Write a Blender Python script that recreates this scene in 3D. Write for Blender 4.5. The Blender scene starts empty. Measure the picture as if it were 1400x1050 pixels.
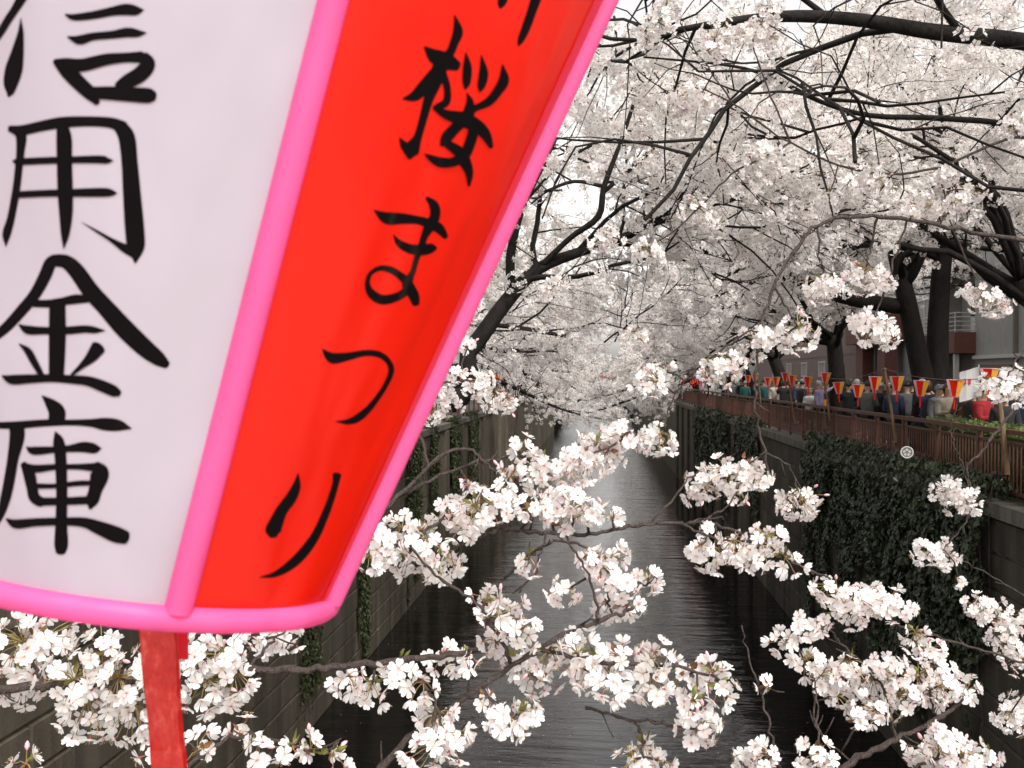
import bpy, bmesh, math, random
import numpy as np
from mathutils import Vector, Matrix, Euler, Quaternion

rad = math.radians
S = bpy.context.scene
COL = S.collection

# ------------------------------------------------------------------ camera
F = 1290.0
PSI, PITCH = rad(5.2), math.atan(10 / F)
EYE = Vector((0, 0, 7.5))
F0 = Vector((-math.sin(PSI), math.cos(PSI), 0))
CR = Vector((math.cos(PSI), math.sin(PSI), 0))
CF = F0 * math.cos(PITCH) - Vector((0, 0, math.sin(PITCH)))
CU = CR.cross(CF)
cam_d = bpy.data.cameras.new('camera')
cam = bpy.data.objects.new('camera', cam_d)
COL.objects.link(cam)
cam.matrix_world = Matrix(((CR.x, CU.x, -CF.x, EYE.x), (CR.y, CU.y, -CF.y, EYE.y), (CR.z, CU.z, -CF.z, EYE.z), (0, 0, 0, 1)))
cam_d.sensor_width = 36.0
cam_d.lens = 36.0 * F / 1400.0
cam_d.clip_start = 0.02
cam_d.clip_end = 3000
cam_d.dof.use_dof = True
cam_d.dof.focus_distance = 3.6
cam_d.dof.aperture_fstop = 34.0
S.camera = cam

# ------------------------------------------------------------------ world, sun, exposure
SUN_EL, SUN_AZ = rad(52), rad(150)          # azimuth from +Y, clockwise
W = bpy.data.worlds.new('World')
S.world = W
W.use_nodes = True
nt = W.node_tree
nt.nodes.clear()
sky = nt.nodes.new('ShaderNodeTexSky')
sky.sky_type = 'NISHITA'
sky.sun_disc = False
sky.sun_elevation = SUN_EL
sky.sun_rotation = SUN_AZ
sky.air_density = 1.0
sky.dust_density = 3.0
sky.ozone_density = 1.0
hsv = nt.nodes.new('ShaderNodeHueSaturation')
hsv.inputs['Saturation'].default_value = 0.12
bg = nt.nodes.new('ShaderNodeBackground')
bg.inputs['Strength'].default_value = 0.15
wo = nt.nodes.new('ShaderNodeOutputWorld')
nt.links.new(sky.outputs[0], hsv.inputs['Color'])
wb = nt.nodes.new('ShaderNodeMixRGB')        # high thin cloud: a neutral to warm white sky
wb.blend_type = 'MULTIPLY'
wb.inputs[0].default_value = 1.0
wb.inputs[2].default_value = (1.025, .985, .945, 1)
nt.links.new(hsv.outputs[0], wb.inputs[1])
nt.links.new(wb.outputs[0], bg.inputs['Color'])
nt.links.new(bg.outputs[0], wo.inputs['Surface'])
sd = bpy.data.lights.new('sun', 'SUN')
sd.energy = 1.5
sd.angle = rad(10)
sd.color = (1.0, 0.97, 0.93)
sun = bpy.data.objects.new('sun', sd)
COL.objects.link(sun)
sdir = Vector((math.sin(SUN_AZ) * math.cos(SUN_EL), math.cos(SUN_AZ) * math.cos(SUN_EL), math.sin(SUN_EL)))
sun.rotation_euler = sdir.to_track_quat('Z', 'Y').to_euler()
S.view_settings.view_transform = 'Standard'
S.view_settings.look = 'None'
S.view_settings.exposure = 1.0
S.view_settings.gamma = 1.0
S.view_settings.use_curve_mapping = False
S.render.engine = 'CYCLES'
S.cycles.max_bounces = 9
S.cycles.diffuse_bounces = 8
S.cycles.glossy_bounces = 3
S.cycles.transmission_bounces = 6
S.cycles.transparent_max_bounces = 6


# ------------------------------------------------------------------ helpers
def P(px, py, t):
    return EYE + t * (CF + (px - 700) / F * CR - (py - 525) / F * CU)


def tag(o, label=None, cat=None, group=None, kind=None):
    if label: o['label'] = label
    if cat: o['category'] = cat
    if group: o['group'] = group
    if kind: o['kind'] = kind
    return o


def empty(name, loc=(0, 0, 0), rot=(0, 0, 0), parent=None):
    o = bpy.data.objects.new(name, None)
    COL.objects.link(o)
    o.location = loc
    o.rotation_euler = rot
    o.empty_display_size = 0.1
    if parent: o.parent = parent
    return o


def link(name, me, mat=None, parent=None):
    o = bpy.data.objects.new(name, me)
    COL.objects.link(o)
    if mat is not None and len(me.materials) == 0:
        for m in (mat if isinstance(mat, (list, tuple)) else [mat]):
            me.materials.append(m)
    if parent: o.parent = parent
    return o


def mesh(name, V, Fc, mats=None, mi=None, smooth=False):
    me = bpy.data.meshes.new(name)
    me.from_pydata([tuple(v) for v in V], [], Fc)
    if mats is not None:
        for m in (mats if isinstance(mats, (list, tuple)) else [mats]):
            me.materials.append(m)
    if mi is not None:
        me.polygons.foreach_set('material_index', mi)
    if smooth:
        me.polygons.foreach_set('use_smooth', [True] * len(me.polygons))
    me.update()
    return me


def copy_tree(o, parent=None):
    c = o.copy()
    COL.objects.link(c)
    if parent is not None:
        c.parent = parent
    for ch in o.children:
        copy_tree(ch, c)
    return c


class MB:
    """collects boxes, tubes and sheets for one mesh"""
    def __init__(s):
        s.v, s.f = [], []

    def add(s, V, Fc):
        n = len(s.v)
        s.v += [tuple(v) for v in V]
        s.f += [tuple(i + n for i in f) for f in Fc]

    def box(s, x0, x1, y0, y1, z0, z1):
        s.add([(x0, y0, z0), (x1, y0, z0), (x1, y1, z0), (x0, y1, z0), (x0, y0, z1), (x1, y0, z1), (x1, y1, z1), (x0, y1, z1)],
              [(0, 3, 2, 1), (4, 5, 6, 7), (0, 1, 5, 4), (1, 2, 6, 5), (2, 3, 7, 6), (3, 0, 4, 7)])
        return s

    def tube(s, pts, rr, n=6, cap=True):
        pts = [Vector(p) for p in pts]
        rr = [float(x) for x in rr] if hasattr(rr, '__len__') else [rr] * len(pts)
        V, Fc = [], []
        up = None
        for i, p in enumerate(pts):
            d = (pts[min(i + 1, len(pts) - 1)] - pts[max(i - 1, 0)])
            if d.length < 1e-9: d = Vector((0, 0, 1))
            d.normalize()
            if up is None:
                up = Vector((0, 0, 1)) if abs(d.z) < .9 else Vector((1, 0, 0))
            a = d.cross(up)
            if a.length < 1e-6: a = d.orthogonal()
            a.normalize()
            b = a.cross(d)
            up = b
            for k in range(n):
                w = 2 * math.pi * k / n
                V.append(p + rr[i] * (math.cos(w) * a + math.sin(w) * b))
        for i in range(len(pts) - 1):
            for k in range(n):
                k2 = (k + 1) % n
                Fc.append((i * n + k, i * n + k2, (i + 1) * n + k2, (i + 1) * n + k))
        if cap:
            Fc.append(tuple(range(n))[::-1])
            Fc.append(tuple((len(pts) - 1) * n + k for k in range(n)))
        s.add(V, Fc)
        return s

    def ring(s, R, r, z=0.0, n=48, m=8):
        V, Fc = [], []
        for i in range(n):
            a = 2 * math.pi * i / n
            for k in range(m):
                w = 2 * math.pi * k / m
                V.append(((R + r * math.cos(w)) * math.cos(a), (R + r * math.cos(w)) * math.sin(a), z + r * math.sin(w)))
        for i in range(n):
            for k in range(m):
                i2, k2 = (i + 1) % n, (k + 1) % m
                Fc.append((i * m + k, i2 * m + k, i2 * m + k2, i * m + k2))
        s.add(V, Fc)
        return s

    def build(s, name, mat, parent=None, smooth=False):
        return link(name, mesh(name, s.v, s.f, mat, smooth=smooth), None, parent)


# ------------------------------------------------------------------ materials
class NT:
    def __init__(s, name):
        s.m = bpy.data.materials.new(name)
        s.m.use_nodes = True
        s.t = s.m.node_tree
        s.t.nodes.clear()
        s.out = s.n('ShaderNodeOutputMaterial')

    def n(s, typ, **kw):
        nd = s.t.nodes.new(typ)
        for k, v in kw.items(): setattr(nd, k, v)
        return nd

    def l(s, a, b): s.t.links.new(a, b)

    def ramp(s, fac, stops):
        r = s.n('ShaderNodeValToRGB')
        e = r.color_ramp.elements
        while len(e) < len(stops): e.new(0.5)
        for el, (p, c) in zip(e, stops):
            el.position = p
            el.color = (*c, 1) if len(c) == 3 else c
        s.l(fac, r.inputs[0])
        return r.outputs[0]

    def noise(s, scale, detail=4, rough=.55, vec=None, stretch=None, coord='Object'):
        tc = s.n('ShaderNodeTexCoord')
        mp = s.n('ShaderNodeMapping')
        mp.inputs['Scale'].default_value = stretch or (1, 1, 1)
        s.l(tc.outputs[coord], mp.inputs[0])
        nz = s.n('ShaderNodeTexNoise')
        nz.inputs['Scale'].default_value = scale
        nz.inputs['Detail'].default_value = detail
        nz.inputs['Roughness'].default_value = rough
        s.l(mp.outputs[0], nz.inputs['Vector'])
        return nz.outputs['Fac']

    def mix(s, fac, a, b, mode='MIX'):
        m = s.n('ShaderNodeMixRGB')
        m.blend_type = mode
        for sock, val in ((m.inputs[0], fac), (m.inputs[1], a), (m.inputs[2], b)):
            if hasattr(val, 'is_linked'): s.l(val, sock)
            elif isinstance(val, (int, float)): sock.default_value = val
            else: sock.default_value = (*val, 1)
        return m.outputs[0]

    def bsdf(s, color, rough=.6, spec=.5, bump=None, bdist=.01, bstr=.5, coat=0, metal=0, transl=0, tcolor=None):
        b = s.n('ShaderNodeBsdfPrincipled')
        if hasattr(color, 'is_linked'): s.l(color, b.inputs['Base Color'])
        else: b.inputs['Base Color'].default_value = (*color, 1)
        if hasattr(rough, 'is_linked'): s.l(rough, b.inputs['Roughness'])
        else: b.inputs['Roughness'].default_value = rough
        b.inputs['Specular IOR Level'].default_value = spec
        b.inputs['Metallic'].default_value = metal
        b.inputs['Coat Weight'].default_value = coat
        if bump is not None:
            bp = s.n('ShaderNodeBump')
            bp.inputs['Strength'].default_value = bstr
            bp.inputs['Distance'].default_value = bdist
            s.l(bump, bp.inputs['Height'])
            s.l(bp.outputs[0], b.inputs['Normal'])
        if transl:
            tr = s.n('ShaderNodeBsdfTranslucent')
            c = tcolor if tcolor is not None else color
            if hasattr(c, 'is_linked'): s.l(c, tr.inputs['Color'])
            else: tr.inputs['Color'].default_value = (*c, 1)
            mx = s.n('ShaderNodeMixShader')
            mx.inputs[0].default_value = transl
            s.l(b.outputs[0], mx.inputs[1])
            s.l(tr.outputs[0], mx.inputs[2])
            s.l(mx.outputs[0], s.out.inputs[0])
        else:
            s.l(b.outputs[0], s.out.inputs[0])
        return s.m


def flat(name, color, rough=.6, var=.12, scale=30, **kw):
    t = NT(name)
    nz = t.noise(scale)
    c = t.ramp(nz, [(.3, tuple(max(0, x * (1 - var)) for x in color)), (.7, tuple(min(1, x * (1 + var)) for x in color))])
    return t.bsdf(c, rough, **kw)


def objrand(t):
    return t.n('ShaderNodeObjectInfo').outputs['Random']


M = {}
# blossom: petals carry a paint attribute 'heart' that runs 1 at the base to 0 at the tip
def petal_mat(name, tip, base, tr):
    t = NT(name)
    at = t.n('ShaderNodeAttribute', attribute_name='heart')
    col = t.ramp(at.outputs['Fac'], [(.0, tip), (.66, tip), (.88, tuple(.5 * a + .5 * b for a, b in zip(tip, base))), (1., base)])
    col = t.mix(t.ramp(objrand(t), [(0, (.0,) * 3), (1, (.10,) * 3)]), col, (.84, .74, .75))
    return t.bsdf(col, .55, .3, transl=tr)


M['petal'] = petal_mat('petal_white', (.91, .895, .885), (.74, .48, .50), .40)
M['petal_pink'] = petal_mat('petal_blush', (.90, .85, .85), (.46, .075, .14), .42)
t = NT('far_petal')
M['far_petal'] = t.bsdf(t.ramp(objrand(t), [(0, (.93, .91, .875)), (.6, (.93, .90, .88)), (1, (.91, .86, .84))]), .6, .25, transl=.46)
M['calyx'] = flat('calyx_red', (.26, .05, .05), .5, scale=200)
M['stamen'] = flat('stamen', (.62, .42, .20), .5, scale=300)
M['filament'] = flat('filament', (.72, .56, .45), .5, scale=300)
M['young_leaf'] = flat('young_leaf', (.17, .17, .04), .45, .35, scale=60, transl=.35)
M['bronze_leaf'] = flat('bronze_leaf', (.20, .09, .035), .45, .3, scale=60, transl=.3)
M['bud'] = flat('bud_pink', (.74, .40, .46), .5, scale=120)
M['pedicel'] = flat('pedicel', (.23, .17, .06), .5, .3, scale=90)


def bark(name, a, b, scale):
    t = NT(name)
    n1 = t.noise(scale, 5, .65, stretch=(1, 1, .45))
    n2 = t.noise(scale * 5, 3, .6)
    c = t.ramp(n1, [(.3, a), (.7, b)])
    c = t.mix(.35, c, t.ramp(n2, [(.35, a), (.75, b)]))
    return t.bsdf(c, .85, .25, bump=n1, bdist=.035, bstr=1.0)


M['bark'] = bark('cherry_bark', (.006, .0048, .0042), (.024, .019, .017), 9)
M['twig'] = bark('twig_bark', (.035, .024, .021), (.13, .10, .09), 60)


# ------------------------------------------------------------------ setting: ground, river
WL, WR = -6.1, 5.95            # river-side faces of the two retaining walls
ZS = 5.60                      # street level

t = NT('river_water')
h1 = t.noise(1.0, 4, .6, stretch=(.55, 2.6, 1))
h2 = t.noise(1.0, 2, .5, stretch=(.25, .8, 1))
hm = t.n('ShaderNodeMath', operation='ADD')
t.l(h1, hm.inputs[0]); t.l(h2, hm.inputs[1])
dk = t.ramp(t.noise(.25, 4, .6, stretch=(1, .5, 1)), [(.35, (.003, .0027, .0025)), (.7, (.010, .009, .008))])
M['water'] = t.bsdf(dk, .06, .5, bump=hm.outputs[0], bdist=.09, bstr=.34)
river = MB()
nx, ny = 2, 60
river.add([(-7.0, -30, 0), (7.0, -30, 0), (7.0, 420, 0), (-7.0, 420, 0)], [(0, 1, 2, 3)])
tag(river.build('river', M['water']), 'dark shallow canal water with fine ripples between concrete walls', kind='structure')

rng = np.random.default_rng(8)
pv, pf = [], []
for i in range(420):
    x, y, a, q = rng.uniform(WL + .1, WR - .1), 7 + 45 * rng.random() ** 1.3, rng.uniform(0, 6.28), rng.uniform(.010, .016)
    n = len(pv)
    for u, v in ((-1, 0), (0, -.6), (1, 0), (0, .6)):
        pv.append((x + q * (u * math.cos(a) - v * math.sin(a)), y + q * (u * math.sin(a) + v * math.cos(a)), .004 + .003 * (u > 0)))
    pf.append((n, n + 1, n + 2, n + 3))
o = link('petals', mesh('petals', pv, pf, M['petal']))
tag(o, 'fallen white petals drifting on the dark water', 'petals', kind='stuff')

t = NT('asphalt')
na = t.noise(80, 3)
M['asphalt'] = t.bsdf(t.ramp(t.noise(.6, 5), [(.3, (.040, .039, .038)), (.7, (.070, .068, .066))]), .9, .3, bump=na, bdist=.004)
g = MB()
g.add([(6.45, -60, ZS), (1500, -60, ZS), (1500, 1500, ZS), (6.45, 1500, ZS)], [(0, 1, 2, 3)])
tag(g.build('street', M['asphalt']), 'riverside street behind the rust brown fence', kind='structure')
g = MB()
g.add([(-1500, -60, ZS), (-6.6, -60, ZS), (-6.6, 1500, ZS), (-1500, 1500, ZS)], [(0, 1, 2, 3)])
tag(g.build('street', M['asphalt']), 'riverside street on the opposite bank', kind='structure')
g = MB()
g.add([(-30, 421, ZS + .004), (30, 421, ZS + .004), (30, 1500, ZS + .004), (-30, 1500, ZS + .004)], [(0, 1, 2, 3)])
g.box(-7, 7, 420, 421, -1, ZS)
tag(g.build('ground', M['asphalt']), 'ground far up the canal', kind='structure')

# the bridge the picture is taken from
M['paving'] = flat('pale_bridge_paving', (.40, .38, .35), .85, .12, 6)
bd = MB()
bd.box(-6.4, 6.2, -7, .95, ZS - .3, ZS + .25)
tag(bd.build('bridge_deck', M['paving']), 'pale paved bridge deck under the viewpoint', kind='structure')

# ------------------------------------------------------------------ retaining walls
def concrete(name, a, b, streak, perobj=True):
    t = NT(name)
    tc = t.n('ShaderNodeTexCoord')
    geo = t.n('ShaderNodeNewGeometry')
    def nz(scale, stretch, det=5):
        mp = t.n('ShaderNodeMapping')
        mp.inputs['Scale'].default_value = stretch
        t.l(geo.outputs['Position'], mp.inputs[0])
        n = t.n('ShaderNodeTexNoise')
        n.inputs['Scale'].default_value = scale
        n.inputs['Detail'].default_value = det
        n.inputs['Roughness'].default_value = .62
        t.l(mp.outputs[0], n.inputs[0])
        return n.outputs['Fac']
    base = t.ramp(nz(1.3, (1, 1, 1)), [(.3, a), (.7, b)])
    st = t.ramp(nz(1.0, (2.2, 2.2, .16)), [(.38, (0, 0, 0)), (.62, (1, 1, 1))])
    c = t.mix(st, base, streak)
    moss = t.ramp(nz(2.0, (1, 1, .5)), [(.52, (0, 0, 0)), (.68, (.55, .55, .55))])
    c = t.mix(moss, c, (.035, .042, .018))
    fine = nz(24, (1, 1, 1), 4)
    c = t.mix(.3, c, t.ramp(fine, [(.3, tuple(x * .5 for x in a)), (.7, b)]))
    if perobj:
        c = t.mix(t.ramp(objrand(t), [(0, (0, 0, 0)), (1, (.45, .45, .45))]), c, (.075, .066, .054))
    return t.bsdf(c, .85, .3, bump=fine, bdist=.008, bstr=.6)


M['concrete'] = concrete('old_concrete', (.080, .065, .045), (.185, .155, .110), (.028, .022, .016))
M['concrete_dark'] = concrete('shaded_concrete', (.040, .034, .027), (.095, .082, .064), (.016, .013, .011))  # same concrete, darker: the right wall's shade is put into its colour
M['concrete_core'] = concrete('old_concrete_core', (.085, .07, .05), (.19, .16, .115), (.032, .026, .019), False)
M['coping'] = concrete('coping_concrete', (.10, .092, .078), (.20, .185, .16), (.05, .044, .036), False)


def retaining_wall(side, y0, y1, py0, py1, label, seed):
    rng = random.Random(seed)
    X = WR if side > 0 else WL
    w = empty('retaining_wall', (X, y0, 0))
    tag(w, label, 'wall')
    core = MB()
    a, b = (.03, .5) if side > 0 else (-.5, -.03)
    core.box(a, b, -.0, py0 - y0, -.6, ZS - .2)
    core.box(a, b, py0 - y0, py1 - y0, -.6, ZS - .2)
    a2, b2 = (0.0, .5) if side > 0 else (-.5, 0.0)
    core.box(a2, b2, py1 - y0 + .002, y1 - y0, -.6, ZS - .2)
    core.build('wall_core', M['concrete_core'], w)
    cp = MB()
    k = 0.0
    a, b = (-.10, .5) if side > 0 else (-.5, .10)
    cp.box(a, b, 0, y1 - y0, ZS - .198, ZS + .02)
    cp.build('coping', M['coping'], w)
    # cast panels in courses
    ph, pl = .54, 1.62
    pb = MB()
    d = .055
    e = .012
    V = [(0, e, e), (0, pl - e, e), (0, pl - e, ph - e), (0, e, ph - e)]
    V2 = [(-d * side, 3 * e, 3 * e), (-d * side, pl - 3 * e, 3 * e), (-d * side, pl - 3 * e, ph - 3 * e), (-d * side, 3 * e, ph - 3 * e)]
    Fc = [(4, 5, 6, 7), (0, 1, 5, 4), (1, 2, 6, 5), (2, 3, 7, 6), (3, 0, 4, 7)]
    if side > 0: Fc = [f[::-1] for f in Fc]
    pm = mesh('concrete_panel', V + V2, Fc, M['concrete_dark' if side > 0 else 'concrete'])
    r = 0
    z = -.02
    while z + ph < ZS - .15:
        y = py0 - y0 - (pl / 2 if r % 2 else 0)
        while y < py1 - y0 - .3:
            o = link('concrete_panel', pm, None, w)
            o.location = (.03 * side + rng.uniform(-.006, .006), y, z)
            y += pl
        z += ph
        r += 1
    # weathered pilasters further along
    y = py1 - y0 + 3
    while y < y1 - y0 and y < 80:
        p = MB()
        p.box(*((-.14, -.001) if side > 0 else (.001, .14)), y, y + .7, -.5, ZS - .25)
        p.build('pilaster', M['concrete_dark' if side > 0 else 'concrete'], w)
        y += 4.2
    return w


retaining_wall(-1, -6, 132, 8, 34, 'long stained concrete canal wall on the far bank behind the big lantern', 3)
retaining_wall(1, -6, 160, 8, 34, 'long concrete canal wall below the rust brown fence, hung with ivy', 4)

# ------------------------------------------------------------------ fences
t = NT('rusty_paint')
rn = t.noise(14, 5, .65)
M['rust'] = t.bsdf(t.ramp(rn, [(.3, (.050, .020, .013)), (.55, (.105, .042, .026)), (.8, (.17, .085, .055))]), .55, .45, bump=rn, bdist=.003)


def fence(side, y0, y1, yb, label):
    X = WR + .28 if side > 0 else WL - .28
    f = empty('fence', (X, y0, ZS + .02))
    tag(f, label, 'fence')
    top = MB().box(-.035, .035, 0, y1 - y0, 1.0, 1.075)
    top.build('top_rail', M['rust'], f)
    bt = MB().box(-.02, .02, 0, y1 - y0, .10, .15)
    bt.build('bottom_rail', M['rust'], f)
    md = MB().box(-.012, .012, 0, y1 - y0, .86, .90)
    md.build('middle_rail', M['rust'], f)
    pm = mesh('post', MB().box(-.04, .04, -.04, .04, 0, .998).v, MB().box(0, 1, 0, 1, 0, 1).f, M['rust'])
    y = 0
    while y <= y1 - y0:
        o = link('post', pm, None, f)
        o.location = (0.0, y, 0)
        y += 1.9
    bm_ = mesh('baluster', MB().box(-.009, .009, -.012, .012, .152, .858).v, MB().box(0, 1, 0, 1, 0, 1).f, M['rust'])
    y = .12
    n = 0
    rest = MB()
    while y < min(yb, y1) - y0:
        if n < 290:
            o = link('baluster', bm_, None, f)
            o.location = (0.0, y, 0)
        else:
            rest.box(-.011, .011, y - .016, y + .016, .152, .858)
        n += 1
        y += .132
    if rest.v:
        o = rest.build('balusters', M['rust'], f)
        o['kind'] = 'stuff'
    return f


fence(1, 8.5, 150, 78, 'rust brown metal fence with close upright bars along the busy bank')
fence(-1, 8.5, 130, 9.5, 'rust brown fence on the bank behind the big lantern')

# ------------------------------------------------------------------ leaves (ivy, hedge)
def leaf_mat(name, a, b, rough=.35, tr=.15):
    t = NT(name)
    at = t.n('ShaderNodeAttribute', attribute_name='tone')
    return t.bsdf(t.ramp(at.outputs['Fac'], [(0, a), (1, b)]), rough, .5, transl=tr)


M['ivy'] = leaf_mat('ivy_leaf', (.009, .015, .007), (.052, .074, .028))
M['ivy_moss'] = leaf_mat('ivy_leaf_moss', (.020, .030, .008), (.070, .085, .025), .5)
M['hedge'] = leaf_mat('hedge_leaf', (.035, .06, .014), (.15, .19, .045), .4, .25)


def leaf_cloud(name, pts, nrm, size, mat, rng, parent=None, tones=None):
    """pts, nrm (n,3): folded five-cornered leaves hanging at pts, facing about nrm"""
    n = len(pts)
    pts = np.asarray(pts, float)
    nrm = np.asarray(nrm, float) + rng.normal(0, .45, (n, 3))
    nrm /= np.linalg.norm(nrm, axis=1)[:, None]
    down = np.tile([0, 0, -1.], (n, 1)) + rng.normal(0, .5, (n, 3))
    b = down - (down * nrm).sum(1)[:, None] * nrm
    b /= np.linalg.norm(b, axis=1)[:, None]
    a = np.cross(b, nrm)
    s = size * rng.uniform(.6, 1.25, n)
    shp = [(0, -.1, 0), (.5, -.25, .10), (.42, .35, .06), (0, 1.0, -.12), (-.42, .35, .06), (-.5, -.25, .10)]
    V = np.empty((n, 6, 3))
    for k, (u, v, w) in enumerate(shp):
        V[:, k] = pts + s[:, None] * (u * a + v * b + w * nrm)
    base = np.arange(n)[:, None] * 6
    Fc = np.concatenate([base + np.array([0, 1, 2, 3]), base + np.array([0, 3, 4, 5])], 1).reshape(-1, 4)
    me = bpy.data.meshes.new(name)
    me.from_pydata(V.reshape(-1, 3).tolist(), [], Fc.tolist())
    me.materials.append(mat)
    at = me.attributes.new('tone', 'FLOAT', 'FACE')
    tn = rng.uniform(0, 1, n) if tones is None else tones
    at.data.foreach_set('value', np.repeat(tn, 2))
    o = link(name, me, None, parent)
    o['kind'] = 'stuff'
    return o


def ivy(side, y0, y1, ztop, zlow, dens, depth, label, seed, mat='ivy', size=.085):
    rng = np.random.default_rng(seed)
    X = WR if side > 0 else WL
    root = empty('ivy', (X, (y0 + y1) / 2, ZS))
    tag(root, label, 'ivy')
    n = int((y1 - y0) * (ztop - zlow) * dens)
    # tresses: each falls to its own length
    nt_ = max(3, int((y1 - y0) * 2.2))
    ty = rng.uniform(y0, y1, nt_)
    tl = rng.uniform(zlow - .2, zlow + (ztop - zlow) * .55, nt_)
    tl[rng.random(nt_) < .3] = zlow - .3
    y = rng.uniform(y0, y1, n * 2)
    z = ztop - (ztop - zlow) * rng.random(n * 2) ** 1.15
    k = np.abs(y[:, None] - ty[None]).argmin(1)
    edge = np.minimum(y - y0, y1 - y) / .5
    keep = (z > tl[k] + rng.normal(0, .12, n * 2)) & (rng.random(n * 2) < np.clip(edge + .25, 0, 1))
    y, z, k = y[keep][:n], z[keep][:n], k[keep][:n]
    bulge = depth * (.35 + .65 * np.abs(np.sin(y * 1.7 + 2.1 * np.sin(z * 1.6 + y)) * np.cos(z * 1.9 + 1.7 * np.sin(y * 1.3)))) * (0.4 + .6 * (z - zlow) / (ztop - zlow))
    out = bulge * rng.uniform(.55, 1.0, len(y)) + .03
    over = z > ZS - .25
    x = X - side * out
    x = np.where(over, X - side * out * rng.uniform(-1.2, 1.0, len(y)), x)
    pts = np.stack([x, y, z], 1) - np.array(root.location)
    nr = np.tile([-side, 0, .5], (len(y), 1))
    leaf_cloud('leaves', pts, nr, size, M[mat], rng, root, np.clip(rng.normal(.4, .3, len(y)), 0, 1))
    st = MB()
    for j in range(nt_):
        yy = ty[j]
        p = [Vector((X - side * .03, yy, ztop - .1)) - root.location]
        zz = ztop - .1
        while zz > tl[j] + .1:
            zz -= .4
            yy += rng.normal(0, .07)
            p.append(Vector((X - side * (.03 + .1 * rng.random()), yy, zz)) - root.location)
        if len(p) > 1: st.tube(p, .012, 4)
    o = st.build('stems', M['twig'], root)
    o['kind'] = 'stuff'
    return root


ivy(1, 14.6, 20.5, 6.0, 1.3, 420, .5, 'thick dark ivy curtain with the round emblem, hanging under the near fence', 11)
ivy(1, 20.4, 27.2, 6.0, .9, 360, .45, 'broad dark ivy curtain hanging between the bare panels and the emblem ivy', 12)
ivy(1, 35, 41, 5.9, 2.2, 170, .35, 'dark ivy mass under the fence where the bare coping shows', 13, size=.10)
ivy(1, 43, 57, 5.8, .6, 110, .4, 'ivy mass far along the fenced wall, down to the water', 14, size=.13)
for y0, y1, zt, zl, lab in (
        (18.9, 19.9, 5.7, .8, 'ivy strip between pale wall panels just right of the lantern pole'),
        (22.8, 24.3, 5.7, .2, 'ivy strip on the stained wall below the rim end of the big lantern'),
        (29.5, 31.6, 5.9, .3, 'broad ivy strip on the stained wall beside the big lantern'),
        (33.6, 35.0, 5.8, .6, 'second ivy strip from the big lantern along the stained wall'),
        (38.5, 40.5, 5.8, .4, 'third ivy strip from the big lantern, under hanging blossoms'),
        (44.0, 47.0, 5.8, 1.0, 'farthest ivy strip on the stained wall before the pale section')):
    ivy(-1, y0 - .2, y1 + .25, zt, zl, 420, .26, lab, int(y0 * 10), 'ivy_moss', .075)

# hedge behind the near fence
rng = np.random.default_rng(5)
root = empty('hedge', (6.75, 12, ZS))
tag(root, 'low bright green hedge just behind the near end of the fence', 'hedge')
n = 9000
pts = np.stack([rng.uniform(-.33, .35, n), rng.uniform(-3.4, 7.3, n), rng.uniform(.05, .98, n)], 1)
pts[:, 2] = np.where(rng.random(n) < .55, 1.02 + rng.normal(0, .05, n), pts[:, 2])
leaf_cloud('leaves', pts, np.tile([-.3, -.2, 1.], (n, 1)), .055, M['hedge'], rng, root)
MB().box(-.27, .28, -3.3, 7.2, 0, .93).build('hedge_body', M['hedge'], root)

# ------------------------------------------------------------------ cherry trees
# low-detail blossom clusters, scattered over every crown
src = bpy.data.collections.new('blossom_sources')


def far_cluster(seed, R=.072, nf=22):
    r = random.Random(seed)
    V, Fc, mi = [], [], []
    for i in range(nf):
        d = Vector((r.gauss(0, 1), r.gauss(0, 1), r.gauss(0, 1) - .25)).normalized()
        c = d * R * r.uniform(.72, 1.0)
        q = (d + Vector((r.gauss(0, .25), r.gauss(0, .25), r.gauss(0, .25)))).normalized().to_track_quat('Z', 'Y')
        s = r.uniform(.0175, .0225)
        tw = r.uniform(0, 6.28)
        for k in range(5):
            a = tw + k * 1.2566
            def pt(rr, da, z): return c + q @ Vector((rr * math.cos(a + da) * s, rr * math.sin(a + da) * s, z * s))
            n = len(V)
            V += [pt(.05, 0, 0), pt(.75, -.52, .22), pt(1.0, 0, .32), pt(.75, .52, .22)]
            Fc.append((n, n + 1, n + 2, n + 3)); mi.append(0)
        n = len(V)
        V += [c + q @ Vector((s * .24 * math.cos(j * 2.09), s * .24 * math.sin(j * 2.09), s * .12)) for j in range(3)]
        Fc.append((n, n + 1, n + 2)); mi.append(1)
    for i in range(2 + seed % 3):
        d = Vector((r.gauss(0, 1), r.gauss(0, 1), abs(r.gauss(0, 1)))).normalized()
        a = d.orthogonal().normalized() * .008
        n = len(V)
        V += [d * .03, d * .055 + a * .55, d * .082, d * .055 - a * .55]
        Fc.append((n, n + 1, n + 2, n + 3)); mi.append(2)
    o = bpy.data.objects.new('blossom', mesh('blossom', V, Fc, [M['far_petal'], M['calyx'], M['bronze_leaf'] if seed % 2 else M['young_leaf']], mi))
    src.objects.link(o)


for s_ in range(6): far_cluster(100 + s_, R=(.06, .072, .085)[s_ % 3], nf=(16, 22, 30)[s_ % 3])

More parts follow.
